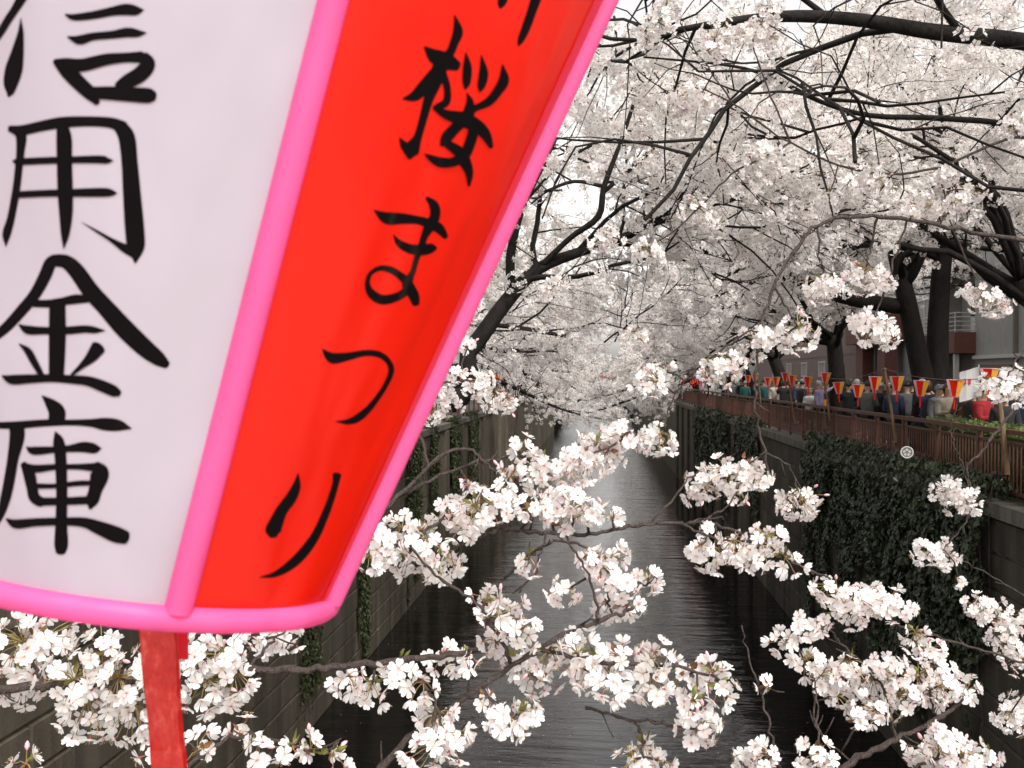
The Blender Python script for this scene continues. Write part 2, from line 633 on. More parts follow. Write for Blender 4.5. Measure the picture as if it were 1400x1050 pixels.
ng = bpy.data.node_groups.new('blossoms_on_twigs', 'GeometryNodeTree')
ng.interface.new_socket('Geometry', in_out='INPUT', socket_type='NodeSocketGeometry')
ng.interface.new_socket('Geometry', in_out='OUTPUT', socket_type='NodeSocketGeometry')
gi = ng.nodes.new('NodeGroupInput'); go = ng.nodes.new('NodeGroupOutput')
ci = ng.nodes.new('GeometryNodeCollectionInfo')
ci.inputs['Collection'].default_value = src
ci.inputs['Separate Children'].default_value = True
ci.inputs['Reset Children'].default_value = True
ip = ng.nodes.new('GeometryNodeInstanceOnPoints')
ip.inputs['Pick Instance'].default_value = True
na_ = ng.nodes.new('GeometryNodeInputNamedAttribute'); na_.data_type = 'FLOAT_VECTOR'; na_.inputs['Name'].default_value = 'turn'
ns_ = ng.nodes.new('GeometryNodeInputNamedAttribute'); ns_.data_type = 'FLOAT'; ns_.inputs['Name'].default_value = 'size'
ng.links.new(gi.outputs[0], ip.inputs['Points'])
ng.links.new(ci.outputs[0], ip.inputs['Instance'])
ng.links.new(na_.outputs['Attribute'], ip.inputs['Rotation'])
ng.links.new(ns_.outputs['Attribute'], ip.inputs['Scale'])
ng.links.new(ip.outputs[0], go.inputs[0])


def crown_object(name, pts, scl, parent, rng):
    me = bpy.data.meshes.new(name)
    me.from_pydata([tuple(p) for p in pts], [], [])
    n = len(pts)
    a = me.attributes.new('turn', 'FLOAT_VECTOR', 'POINT')
    tv = np.stack([rng.uniform(-.6, .6, n), rng.uniform(-.6, .6, n), rng.uniform(0, 6.28, n)], 1)
    a.data.foreach_set('vector', tv.ravel())
    a = me.attributes.new('size', 'FLOAT', 'POINT')
    a.data.foreach_set('value', scl * rng.uniform(.75, 1.25, n))
    for m in (M['far_petal'],): me.materials.append(m)
    o = link(name, me, None, parent)
    o['kind'] = 'stuff'
    md = o.modifiers.new('blossoms', 'NODES')
    md.node_group = ng
    return o


UP = Vector((0, 0, 1))


def shoot(r, p, d, L, r0, r1, n, wander, trop):
    p = Vector(p); d = Vector(d).normalized()
    pts, rr = [p.copy()], [r0]
    st = L / n
    for i in range(n):
        d = (d + Vector((r.gauss(0, wander), r.gauss(0, wander), r.gauss(0, wander))) + trop * (1.0 / n)).normalized()
        p = p + d * st
        pts.append(p.copy())
        rr.append(r0 + (r1 - r0) * ((i + 1) / n) ** .8)
    return pts, rr


def along(pts, t):
    x = t * (len(pts) - 1)
    i = min(int(x), len(pts) - 2)
    f = x - i
    return pts[i].lerp(pts[i + 1], f), (pts[i + 1] - pts[i]).normalized(), i


def side_dir(r, d, ang, flat=.6, lift=.0):
    a = d.orthogonal().normalized()
    a = Quaternion(d, r.uniform(0, 6.2832)) @ a
    v = d * math.cos(ang) + a * math.sin(ang)
    v.z = v.z * flat + lift
    return v.normalized()


def foliate(r, wood, blos, limb, det, t0=.25):
    """branches, shoots and twigs with blossom points along one limb (pts, radii)"""
    pts, rr = limb
    L = sum((b - a).length for a, b in zip(pts, pts[1:]))
    nb = max(3, int(L * det['nb']))
    for i in range(nb):
        tt = t0 + (1 - t0) * (i + r.random()) / nb
        p, d, k = along(pts, min(tt, .999))
        bl = r.uniform(1.3, 2.7) * (1.15 - .45 * tt) * det.get('len', 1)
        b = shoot(r, p, side_dir(r, d, r.uniform(.6, 1.15), .55, r.uniform(-.12, .22)), bl, min(rr[k] * .5, .03), .007 * det['scl'], 9, .19, Vector((0, 0, -.25)))
        wood.append((b[0], b[1], 4))
        for j in range(det['cb']):
            blos.append(along(b[0], .25 + .75 * r.random())[0] + Vector((r.gauss(0, .04), r.gauss(0, .04), r.gauss(0, .04))))
        for j in range(det['ns']):
            q, e, _ = along(b[0], .15 + .84 * (j + r.random()) / det['ns'])
            s = shoot(r, q, side_dir(r, e, r.uniform(.5, 1.1), .65, r.uniform(-.15, .2)), r.uniform(.5, 1.15) * det.get('len', 1), .0085 * det['scl'], .0036 * det['scl'], 5, .22, Vector((0, 0, -.25)))
            wood.append((s[0], s[1], 3))
            for c in range(max(1, det['cs'] // 2)):
                nd = along(s[0], .1 + .9 * r.random())[0]
                for c3 in range(2): blos.append(nd + Vector((r.gauss(0, .042), r.gauss(0, .042), r.gauss(-.01, .035))))
            for c in range(det['nt']):
                q2, e2, _ = along(s[0], .2 + .79 * r.random())
                w = shoot(r, q2, side_dir(r, e2, r.uniform(.5, 1.2), .8), r.uniform(.22, .5), .004, .0022, 3, .2, Vector((0, 0, -.15)))
                wood.append((w[0], w[1], 3))
                nd = along(w[0], r.choice((.55, .95)))[0]
                for c2 in range(det['ct']): blos.append(nd + Vector((r.gauss(0, .04), r.gauss(0, .04), r.gauss(-.01, .03))))


NEAR = dict(nb=1.6, cb=4, ns=6, cs=4, nt=3, ct=2, scl=1.12)
MID = dict(nb=1.3, cb=4, ns=5, cs=4, nt=2, ct=2, scl=1.35)
FAR = dict(nb=.85, cb=4, ns=4, cs=4, nt=1, ct=2, scl=1.8)


def cherry_tree(x, y, side, seed, det, label, stems=None, extra=None, trunk_r=.33, group=None, zmin=None, limbs=7, droop=0.0, clear=None, high=0.0, reach=0.0):
    """side: -1 leans over the water from the right bank, +1 from the left"""
    r = random.Random(seed)
    rng = np.random.default_rng(seed)
    base = Vector((x, y, ZS))
    root = empty('cherry_tree', base)
    tag(root, label, 'tree', group)
    wood, blos = [], []
    if stems is None:
        h = r.uniform(2.3, 3.1) + high
        tr = shoot(r, (0, 0, 0), (side * r.uniform(.12, .3), r.uniform(-.15, .15), 1), h, trunk_r, trunk_r * .72, 6, .05, Vector((side * .15, 0, 0)))
        tr[1][0] *= 1.3
        stems = [tr]
    else:
        stems = [([Vector(q) for q in a], b) for a, b in stems]
    for sp, sr in stems: wood.append((sp, sr, 9))
    for i in range(limbs):
        sp, sr = stems[i % len(stems)]
        if i < 4:
            az = (-55, -18, 20, 58)[i] + r.uniform(-12, 12)
            el = r.uniform(8 + 12 * (high > 0), 42)
            L = r.uniform(5.8, 8.2) + reach
            trop = Vector((0, 0, (-.45 if el > 22 else -.1) - droop))
            L += droop
        elif i < 6:
            az = (-110, 110)[i - 4] + r.uniform(-20, 20)
            el = r.uniform(30, 55); L = r.uniform(4.5, 6); trop = Vector((0, 0, -.2))
        elif i > 6:
            az = (-75, 75, 150, -20)[i % 4] + r.uniform(-40, 40)
            el = r.uniform(52, 74); L = r.uniform(4.8, 6.4); trop = Vector((0, 0, -.3))
        else:
            az = 180 + r.uniform(-40, 40)
            el = r.uniform(40, 65); L = r.uniform(4, 5.5); trop = Vector((0, 0, -.2))
        a = rad(az)
        d = Vector((side * math.cos(a) * math.cos(rad(el)), math.sin(a) * math.cos(rad(el)), math.sin(rad(el))))
        p, dd, k = along(sp, r.uniform(.82, .999))
        lb = shoot(r, p, d, L, sr[-1] * r.uniform(.5, .72) * (.72 if high > 0 else 1), .02, 14, .13, trop)
        wood.append((lb[0], lb[1], 7))
        foliate(r, wood, blos, lb, det, .2)
        # a heavy fork
        p, dd, k = along(lb[0], r.uniform(.35, .55))
        fk = shoot(r, p, side_dir(r, dd, r.uniform(.5, .8), .6, .25), L * r.uniform(.45, .6), lb[1][k] * .65, .012, 10, .15, Vector((0, 0, -.2)))
        wood.append((fk[0], fk[1], 6))
        foliate(r, wood, blos, fk, det, .2)
    for e in (extra or []):
        pts = [Vector(q) - base for q in e[0]]
        # smooth path
        sm = catmull(pts, 4)
        rr = list(np.interp(np.linspace(0, 1, len(sm)), np.linspace(0, 1, len(e[1])), e[1]))
        wood.append((sm, rr, 8))
        foliate(r, wood, blos, (sm, rr), det, e[2] if len(e) > 2 else .2)
    mb = MB()
    for a, b, n in wood:
        if n <= 4:                   # no bare shoots below the pruned crown
            q = a[len(a) // 2]
            over = (q.x + x) * -side
            if q.z < (zmin if zmin is not None else -2.6) - .15: continue
            if clear is not None and over > 4.6 and q.z < clear - .1 + .25 * (over - 4.6): continue
        elif n <= 7 and zmin is not None:
            cut = next((i for i in range(3, len(a)) if a[i].z < zmin - .3), len(a))
            a, b = a[:cut], b[:cut]
            if cut < 10: b = [q * (1 - .85 * i / len(b)) for i, q in enumerate(b)]
        mb.tube(a, b, n, cap=n > 4)
    mb.build('trunk', M['bark'], root, smooth=True)
    B = np.array([tuple(q) for q in blos])
    lim = (zmin if zmin is not None else -2.6) + rng.normal(0, .3, len(B))
    B = B[B[:, 2] > lim]
    if clear is not None:            # pruned over the street so people and lanterns stay clear
        over = (B[:, 0] + x) * -side
        B = B[(over < 4.6) | (B[:, 2] > clear + rng.normal(0, .3, len(B)) + .25 * (over - 4.6))]
    dd = np.linalg.norm(B + np.array([x, y, ZS - EYE.z]), axis=1)
    B = B[dd > 4.9]
    crown_object('crown', B, det['scl'], root, rng)
    return root, len(B)


def catmull(p, k):
    q = [2 * p[0] - p[1]] + list(p) + [2 * p[-1] - p[-2]]
    out = []
    for i in range(1, len(q) - 2):
        for j in range(k):
            u = j / k
            a, b, c, d = q[i - 1], q[i], q[i + 1], q[i + 2]
            out.append(.5 * ((2 * b) + (c - a) * u + (2 * a - 5 * b + 4 * c - d) * u * u + (3 * b - a - 3 * c + d) * u ** 3))
    out.append(p[-1])
    return out

NB = 0
# right bank, nearest first
def PX(px, Y):                      # point on the sight line of px at distance Y up the canal
    d = CF + (px - 700) / F * CR
    return EYE + d * (Y / d.y)

R_LAB = ['nearest cherry tree by the fence, its thick bough crossing the top of the view',
         'dark cherry tree behind the hedge at the near end of the fence',
         'cherry tree with a trunk forked in two in front of the balcony',
         'single trunked cherry tree leaning by the pinkish building, second from the forked trunk',
         'stout dark cherry trunk behind the lantern row, third from the forked trunk',
         'cherry tree behind the thin far lanterns, fourth from the forked trunk',
         'cherry tree on the fenced bank, fifth from the forked trunk']
L_LAB = ['cherry tree whose long bare bough rises from behind the big lantern',
         'cherry tree hidden behind the big lantern, boughs reaching over the water',
         'cherry tree on the far bank just past the lantern, drooping over ivy strips',
         'cherry tree on the far bank above the distant lantern row',
         'cherry tree on the far bank past the distant lantern row',
         'cherry tree on the far bank, third past the distant lantern row']

fork = [([(0, 0, 0), (-.05, -.05, .8), (-.10, -.1, 1.6), (-.35, -.2, 2.6), (-.62, -.3, 3.8), (-1.0, -.4, 5.2)], [.46, .36, .27, .24, .22, .17]),
        ([(.12, 0, .3), (.18, .05, 1.1), (.24, .1, 2.0), (.26, .1, 3.2), (.34, .15, 4.4), (.5, .2, 5.6)], [.33, .30, .27, .25, .23, .18])]
bough0 = [([P(1660, 120, 5.24), P(1500, 78, 5.02), P(1400, 57, 4.71), P(1280, 44, 4.48), P(1180, 28, 4.33), P(1090, 22, 4.18), P(1010, 28, 4.10), P(920, 42, 4.10)],
           [0.0774, 0.0553, 0.0450, 0.0399, 0.0323, 0.0272, 0.0195, 0.0119], .35),
          ([P(1560, 240, 5.62), P(1400, 176, 5.32), P(1290, 162, 5.02), P(1190, 158, 4.86), P(1120, 138, 4.71), P(1060, 108, 4.56), P(1000, 90, 4.48), P(880, 78, 4.41)],
           [0.0276, 0.0180, 0.0156, 0.0138, 0.0120, 0.0102, 0.0072, 0.0048], .15)]
boughL = [([Vector((-6.6, 7.6, 6.9)), P(560, 560, 7.81), P(640, 482, 7.81), P(690, 415, 7.87), P(735, 368, 7.94), P(800, 342, 8.00), P(850, 325, 8.06), P(930, 288, 8.18), P(985, 250, 8.31)],
           [0.1061, 0.0819, 0.0725, 0.0632, 0.0530, 0.0413, 0.0335, 0.0242, 0.0148], .45),
          ([P(700, 405, 7.87), P(698, 350, 7.81), P(712, 290, 7.69), P(735, 240, 7.56), P(760, 190, 7.44)], [0.0413, 0.0390, 0.0289, 0.0218, 0.0148], .3),
          ([P(735, 368, 7.94), P(780, 325, 7.81), P(818, 296, 7.69), P(826, 255, 7.63), P(850, 190, 7.56), P(880, 100, 7.44), P(890, 60, 7.44)], [0.0289, 0.0242, 0.0289, 0.0242, 0.0172, 0.0148, 0.0094], .3),
          ([P(826, 255, 7.63), P(785, 248, 7.56), P(745, 262, 7.50)], [0.0172, 0.0148, 0.0117], .3),
          ([P(826, 262, 7.63), P(880, 215, 7.75), P(940, 155, 7.87), P(1000, 105, 8.06)], [0.0172, 0.0172, 0.0133, 0.0078], .3)]
boughR = [([P(1245, 420, 23.4), P(1200, 415, 23), P(1150, 405, 22.4), P(1080, 380, 21.5), P(1010, 352, 20.5), P(940, 340, 19.5)], [.2, .19, .17, .15, .10, .012], .35)]

V3 = Vector
lowA = [([V3((7.8, 48, 8.2)), V3((5.2, 48.6, 8.0)), V3((2.8, 49.4, 7.3)), V3((.8, 50, 6.6)), V3((-.8, 50.6, 6.2))], [.15, .11, .08, .05, .015], .3)]
lowB = [([V3((7.8, 57, 8.2)), V3((5, 57.4, 7.5)), V3((2.4, 58, 6.3)), V3((0, 58.6, 5.4)), V3((-2, 59.2, 5.0))], [.15, .12, .09, .05, .015], .3),
        ([V3((7.8, 57, 8.2)), V3((4.6, 60, 7.2)), V3((2.0, 63, 5.9)), V3((.4, 65, 5.1))], [.14, .1, .06, .015], .3)]
lowC = [([V3((-7.6, 50, 8.1)), V3((-5, 51.4, 7.1)), V3((-2.6, 52.8, 5.9)), V3((-.8, 53.6, 5.3)), V3((.8, 54.2, 5.0))], [.15, .11, .07, .04, .015], .3)]
rt = [(8.8, 6.2, 31, bough0, None, 2.9, 5), (8.5, 17.6, 32, None, None, 3.6, 12), (8.15, 24.2, 33, boughR, fork, 3.1, 12),
      (8.1, 32, 34, None, None, 2.4, 9), (8.1, 40, 35, None, None, 1.9, 8), (8.0, 48, 36, lowA, None, .9, 7), (8.0, 57, 37, lowB, None, -.9, 7)]
for i, (x, y, sd_, ex, st, zm, lb) in enumerate(rt):
    det = NEAR if i < 5 else MID
    _, n = cherry_tree(x, y, -1, sd_, det, R_LAB[i], stems=st, extra=ex, zmin=zm, limbs=lb, trunk_r=.24 if i == 1 else .33, droop=(0, 0, 0, .1, .3, .5, .6)[i], high=(1.2, 1.5, 0, .6, .3, 0, 0)[i], reach=(0, 0, 0, 0, -.8, -1.2, -1.4)[i], clear=(3.2, 4.3, 3.9, 3.3, 3.0, 2.6, 2.2)[i])
    NB += n
lt = [(-7.9, 7.2, 51, boughL, 2.9, 4), (-7.8, 14, 56, None, 2.7, 7), (-7.8, 22, 52, None, 2.6, 7), (-7.8, 31, 53, None, 2.3, 7), (-7.8, 40, 54, None, 1.6, 7), (-7.8, 50, 55, lowC, -.9, 7)]
for i, (x, y, sd_, ex, zm, lb) in enumerate(lt):
    _, n = cherry_tree(x, y, 1, sd_, NEAR if i < 4 else MID, L_LAB[i], extra=ex, zmin=zm, limbs=lb, trunk_r=.24 if i == 1 else .33, droop=(0, 0, 0, .1, .3, .5)[i], reach=(0, 0, 0, 0, -.8, -1.2)[i], clear=(3, 3, 3, 3, 2.8, 2.2)[i])
    NB += n
# farther up the canal: copies of two trees per bank
far = {}
for side, x in ((-1, 7.9), (1, -7.8)):
    lab = 'distant cherry tree in the row closing the blossom tunnel, ' + ('fenced bank' if side < 0 else 'opposite bank')
    gp = 'distant cherry trees along the ' + ('fenced bank' if side < 0 else 'opposite bank')
    protos = []
    ys = [66, 76, 86, 97, 109, 121, 134]
    for k, y in enumerate(ys):
        if k < 2:
            o, n = cherry_tree(x, y, side, 70 + k + 10 * (side > 0), FAR, lab, group=gp, zmin=-1.7, droop=.85, reach=-1.6)
            NB += n
            protos.append(o)
        else:
            o = copy_tree(protos[k % 2])
            o.location = (x + random.Random(k).uniform(-.4, .4), y, ZS)
            o.rotation_euler.z = random.Random(k * 3 + side).uniform(-.35, .35)
            s = random.Random(k * 7).uniform(.95, 1.15)
            o.scale = (s, s, s)
print('BLOSSOM POINTS', NB)

# ------------------------------------------------------------------ buildings on the fenced bank
M['bldg_grey'] = flat('painted_render_grey', (.33, .335, .32), .8, .08, 3)
M['bldg_pink'] = flat('pinkish_tile_wall', (.185, .135, .122), .75, .10, 4)
M['brick_red'] = flat('red_brown_tile', (.125, .046, .034), .65, .12, 8)
M['dark_glass'] = flat('window_glass', (.018, .022, .026), .08, .2, 2)
M['metal_white'] = flat('pale_metal', (.52, .52, .50), .4, .06, 20)
M['drab_brown'] = flat('drab_brown_plaster', (.16, .14, .12), .8, .1, 5)  # one drab brown for roofs, pipes, shutters and cord


def building(x, y0, y1, z1, mat, name, label, depth=9):
    b = empty(name, (x, y0, ZS))
    tag(b, label, 'building')
    return b


def bbox(b, name, mat, x0, x1, y0, y1, z0, z1):
    return MB().box(x0, x1, y0, y1, z0, z1).build(name, mat, b)


def window(b, x, y0, y1, z0, z1, n=2):
    f = MB()
    w = .06
    f.box(x - .05, x + .10, y0, y1, z0, z0 + w); f.box(x - .05, x + .10, y0, y1, z1 - w, z1)
    f.box(x - .048, x + .098, y0, y0 + w, z0 + w, z1 - w); f.box(x - .048, x + .098, y1 - w, y1, z0 + w, z1 - w)
    for k in range(1, n):
        yy = y0 + (y1 - y0) * k / n
        f.box(x - .046, x + .096, yy - .025, yy + .025, z0 + w, z1 - w)
    o = f.build('window', M['metal_white'], b)
    MB().box(x + .02, x + .05, y0 + w, y1 - w, z0 + w, z1 - w).build('pane', M['dark_glass'], o)


# grey apartment block: wall plane at x = 13, balconies on the river side
A = building(13.0, 24, 40.5, 19, None, 'apartment_building', 'pale grey apartment building with red brown balconies behind the forked cherry trunk')
bbox(A, 'wall', M['bldg_grey'], 0, 9, -6, 10.0, 0, 8.3)
bbox(A, 'wall', M['bldg_grey'], .9, 9, 10.003, 13.6, 0, 8.3)      # set back behind the balconies
bbox(A, 'wall', M['bldg_grey'], 0, 9, 13.603, 16.5, 0, 8.3)
bbox(A, 'roof', M['drab_brown'], -.2, 9.2, -6.2, 16.7, 8.303, 8.6)
for k in range(2):
    zb = 2.72 + k * 2.95
    bal = bbox(A, 'balcony', M['brick_red'], -.72, .897, 9.9, 13.7, zb, zb + .72)
    rl = MB()
    for zz in (.80, .95, 1.10, 1.25, 1.40):
        rl.tube([(.85, 9.95, zb + zz), (-.68, 9.95, zb + zz), (-.68, 13.65, zb + zz)], .018, 5)
    for (xx, yy) in ((-.68, 9.95), (-.68, 11.2), (-.68, 12.4), (-.68, 13.65), (.1, 9.95)):
        rl.tube([(xx, yy, zb + .7), (xx, yy, zb + 1.42)], .022, 5)
    rl.build('railing', M['metal_white'], bal)
    dr = bbox(A, 'balcony_door', M['dark_glass'], .85, .898, 10.6, 12.6, zb + .73, zb + 2.6)
    bbox(dr, 'door_frame', M['metal_white'], .83, .849, 11.55, 11.65, zb + .73, zb + 2.6)
    if k == 0: bbox(A, 'air_conditioner', M['metal_white'], .2, .6, 10.2, 10.9, zb + .73, zb + 1.3)
for yy in (-4, 0, 4.4):
    for k in range(1, 3):
        window(A, 0, yy, yy + 1.7, k * 2.95 + .9, k * 2.95 + 2.1)
bbox(A, 'ledge', M['metal_white'], -.14, -.001, 5.5, 9.88, 2.50, 2.62)
bbox(A, 'drain_pipe', M['drab_brown'], -.12, -.002, 6.6, 6.72, 0, 8.2)
bbox(A, 'carport_post', M['metal_white'], -.6, -.45, 10.2, 10.35, 0, 2.70)
bbox(A, 'shutter', M['drab_brown'], -.05, -.001, 7.0, 9.6, 0, 2.3)
window(A, 0, 14.0, 16.0, 3.6, 5.0)
# pinkish building beyond
B_ = building(12.4, 41, 76, 14, None, 'apartment_building', 'pinkish tiled building with red brown pillars left of the forked trunk')
bbox(B_, 'wall', M['bldg_pink'], 0, 9, 5.5, 34, 0, 11)
bbox(B_, 'roof', M['drab_brown'], -.2, 9.2, .0, 34.2, 11.003, 11.3)
bbox(B_, 'wall', M['bldg_grey'], .6, 9, .1, 5.497, 0, 11)
for z in (1.5, 3.0, 4.1, 5.6, 7.0, 8.5):
    bbox(B_, 'string_course', M['drab_brown'], -.03, -.001, 5.6, 33.9, z, z + .05)
for y in (.4, 3.8):
    bbox(B_, 'pillar', M['brick_red'], -.25, .25, y, y + 1.1, 0, 3.4)
bbox(B_, 'canopy_slab', M['brick_red'], -.6, .597, .2, 5.4, 3.402, 4.6)
bbox(B_, 'entrance', M['dark_glass'], .5, .598, 1.6, 3.7, 0, 3.0)
for yy in (8, 12, 16.5, 21, 26):
    for zz in (1.9, 4.5, 7.3):
        window(B_, 0, yy, yy + 1.5, zz, zz + .85, 4)
bbox(B_, 'garage_door', M['drab_brown'], -.04, -.002, 9.5, 13, 0, 1.45)
# more of the street beyond
C_ = building(13.2, 79, 130, 14, None, 'apartment_building', 'distant pale building behind the far lanterns of the fenced bank')
bbox(C_, 'wall', M['bldg_grey'], 0, 9, 0, 40, 0, 13)
for yy in range(3, 38, 5):
    for zz in (1.2, 4.2, 7.2, 10.2):
        window(C_, 0, yy, yy + 2, zz, zz + 1.3)
D_ = building(-13.5, 5, 120, 14, None, 'apartment_building', 'low pale building across the canal, hidden behind blossoms')
bbox(D_, 'wall', M['bldg_grey'], -9, 0, 30, 95, 0, 8)
for yy in range(33, 92, 6):
    for zz in (1.2, 4.2):
        window(D_, -.05, yy, yy + 2, zz, zz + 1.3)

# road bridge closing the canal
br = empty('bridge', (0, 142, ZS - .4))
tag(br, 'far road bridge across the canal under the blossoms', 'bridge')
bbox(br, 'deck', M['coping'], -6.5, 6.4, 0, 6, -.7, .3)
r_ = MB()
for z in (.7, 1.0, 1.3): r_.tube([(-6.4, .2, z), (6.3, .2, z)], .04, 5)
for k in range(14): r_.tube([(-6.4 + k * .97, .2, .3), (-6.4 + k * .97, .2, 1.3)], .035, 5)
M['blue_rail'] = flat('blue_grey_paint', (.10, .13, .20), .5)
r_.build('railing', M['blue_rail'], br)

# ------------------------------------------------------------------ festival lanterns
def vinyl(name, col, tr=.45, rough=.32, var=.04, tcol=None):
    t = NT(name)
    n = t.noise(9, 3, .5)
    c = t.ramp(n, [(.3, tuple(x * (1 - var) for x in col)), (.7, tuple(min(1, x * (1 + var)) for x in col))])
    w1 = t.noise(5, 3, .5, stretch=(2.2, 2.2, .7))
    w2 = t.noise(28, 2, .5, stretch=(1.5, 1.5, .4))
    m = t.n('ShaderNodeMath', operation='MULTIPLY_ADD')
    t.l(w2, m.inputs[0]); m.inputs[1].default_value = .12; t.l(w1, m.inputs[2])
    return t.bsdf(c, rough, .5, transl=tr, tcolor=tcol or col, bump=m.outputs[0], bdist=.045, bstr=.3)


M['v_white'] = vinyl('vinyl_white', (.525, .515, .60), .35)
M['v_red'] = vinyl('vinyl_red', (.87, .016, .003), .45)
M['v_yellow'] = vinyl('vinyl_yellow', (.90, .50, .03), .40)
M['v_pink'] = vinyl('vinyl_pink', (.94, .17, .47), .5, .48)
M['v_seam'] = vinyl('vinyl_seam', (.94, .05, .085), .4)
M['v_blush'] = vinyl('vinyl_blush', (.82, .55, .60), .35)
M['v_red_s'] = vinyl('vinyl_red_small', (.90, .030, .007), .45)
t = NT('brush_ink')
ik = t.noise(60, 5, .7, stretch=(1, 1, .35))
M['ink'] = t.bsdf(t.ramp(ik, [(.3, (.003, .0018, .0022)), (.62, (.004, .0025, .003)), (.76, (.030, .020, .017))]), .6, .06)
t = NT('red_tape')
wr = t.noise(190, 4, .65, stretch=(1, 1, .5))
M['red_tape'] = t.bsdf(t.ramp(wr, [(.35, (.66, .010, .007)), (.55, (.80, .035, .025)), (.72, (.92, .16, .12))]), .25, .7, bump=wr, bdist=.0015, bstr=.8, transl=.3)  # highlights of the crumpled tape painted in as pale mottles
PANEL_MATS = ['v_red', 'v_yellow', 'v_white']


def cone_sheet(r0, k, h, a0, a1, na, nz):
    V, Fc = [], []
    for i in range(nz + 1):
        s = h * i / nz
        for j in range(na + 1):
            a = a0 + (a1 - a0) * j / na
            V.append(((r0 + k * s) * math.cos(a), (r0 + k * s) * math.sin(a), s))
    for i in range(nz):
        for j in range(na):
            q = i * (na + 1) + j
            Fc.append((q, q + 1, q + na + 2, q + na + 1))
    return V, Fc


# ---- the big lantern close to the lens: fitted in camera space, then placed in the world
def cam2w(v): return v[0] * CR - v[1] * CU + v[2] * CF
bx, by, bz, ax, az_, phi, KK = -0.134653, 0.070042, 0.34601, 0.167209, 0.086417, -4.213873, 0.264848
R0, HH = .068, .335
axv = Vector((ax, -1, az_)).normalized()
u_ = axv.cross(Vector((0, 0, 1))).normalized()
v_ = axv.cross(u_)
X1 = math.cos(phi) * u_ + math.sin(phi) * v_
Y1 = -math.sin(phi) * u_ + math.cos(phi) * v_
WX, WY, WZ = cam2w(X1), cam2w(Y1), cam2w(axv)
WB = EYE + cam2w((bx, by, bz))
LM = Matrix(((WX.x, WY.x, WZ.x, WB.x), (WX.y, WY.y, WZ.y, WB.y), (WX.z, WY.z, WZ.z, WB.z), (0, 0, 0, 1)))
big = empty('paper_lantern')
big.matrix_world = LM
tag(big, 'huge close festival lantern with white and red lettered panels edged in pink', 'lantern')
LMI = LM.inverted()
CAML = LMI @ EYE


def on_cone(px, py, off):
    d = LMI.to_3x3() @ (P(px, py, 1.0) - EYE)
    o = CAML
    r0 = R0 + off
    a = d.x ** 2 + d.y ** 2 - KK ** 2 * d.z ** 2
    b = 2 * (o.x * d.x + o.y * d.y - KK * d.z * (r0 + KK * o.z))
    c = o.x ** 2 + o.y ** 2 - (r0 + KK * o.z) ** 2
    q = math.sqrt(max(0, b * b - 4 * a * c))
    ts = sorted(x for x in ((-b - q) / (2 * a), (-b + q) / (2 * a)) if x > 0)
    return o + ts[0] * d


panels = []
for k in range(6):
    V, Fc = cone_sheet(R0 - .0006, KK, HH, k * math.pi / 3, (k + 1) * math.pi / 3, 40, 8)
    panels.append(link('panel', mesh('panel', V, Fc, M[PANEL_MATS[k % 3]], smooth=True), None, big))
    for e in (0, 1):
        w = rad(8)
        a0 = k * math.pi / 3 if e == 0 else (k + 1) * math.pi / 3 - w
        V, Fc = cone_sheet(R0 - .0002, KK, HH, a0, a0 + w, 5, 4)
        if k % 3 == 0 and e == 1:
            link('seam_tape', mesh('seam_tape', V, Fc, M['v_seam'], smooth=True), None, big)
for k in range(6):
    a = k * math.pi / 3
    V, Fc = [], []
    for i in range(13):
        s = .001 + (HH - .001) * i / 12
        for j in range(11):
            u = -1 + j / 5
            da = u * .0043 / (R0 + KK * s)
            rr_ = R0 + KK * s + .0052 * math.sqrt(max(0, 1 - u * u)) - .0003
            V.append((rr_ * math.cos(a + da), rr_ * math.sin(a + da), s))
    for i in range(12):
        for j in range(10):
            q = i * 11 + j
            Fc.append((q, q + 1, q + 12, q + 11))
    link('rib', mesh('rib', V, Fc, M['v_pink'], smooth=True), None, big)
MB().ring(R0, .0040, -.001, 72, 12).build('hoop', M['v_pink'], big, smooth=True)
MB().ring(R0 + KK * HH, .0043, HH, 72, 12).build('hoop', M['v_pink'], big, smooth=True)
bt = MB()
V = [((R0 - .003) * math.cos(i * math.pi / 18), (R0 - .003) * math.sin(i * math.pi / 18), .002) for i in range(36)]
bt.add(V, [tuple(range(36))])
bt.build('base_disc', M['v_seam'], big)
# stem: a flat slat wrapped in red tape
top_ = WB + .012 * WZ
ctl = [top_, P(211, 830, .365), P(217, 870, .37), P(221, 930, .372), P(227, 1000, .374), P(233, 1070, .376), P(250, 1300, .40), P(262, 1800, .42), P(262, 3000, .45)]
sm = catmull(ctl, 4)
V, Fc = [], []
for i, p in enumerate(sm):
    d = (sm[min(i + 1, len(sm) - 1)] - sm[max(i - 1, 0)]).normalized()
    a = d.cross(CF).normalized()
    n_ = a.cross(d).normalized()
    w, th = .0074, .0022
    q = Quaternion(d, .25 + .1 * math.sin(i * .5))
    a, n_ = q @ a, q @ n_
    for (su, sv) in ((-1, -.6), (-.85, -1), (.85, -1), (1, -.6), (1, .6), (.85, 1), (-.85, 1), (-1, .6)):
        V.append(LMI @ (p + su * w * a + sv * th * n_))
for i in range(len(sm) - 1):
    for k in range(8):
        Fc.append((i * 8 + k, i * 8 + (k + 1) % 8, (i + 1) * 8 + (k + 1) % 8, (i + 1) * 8 + k))
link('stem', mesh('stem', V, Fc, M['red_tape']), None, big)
tb = MB()
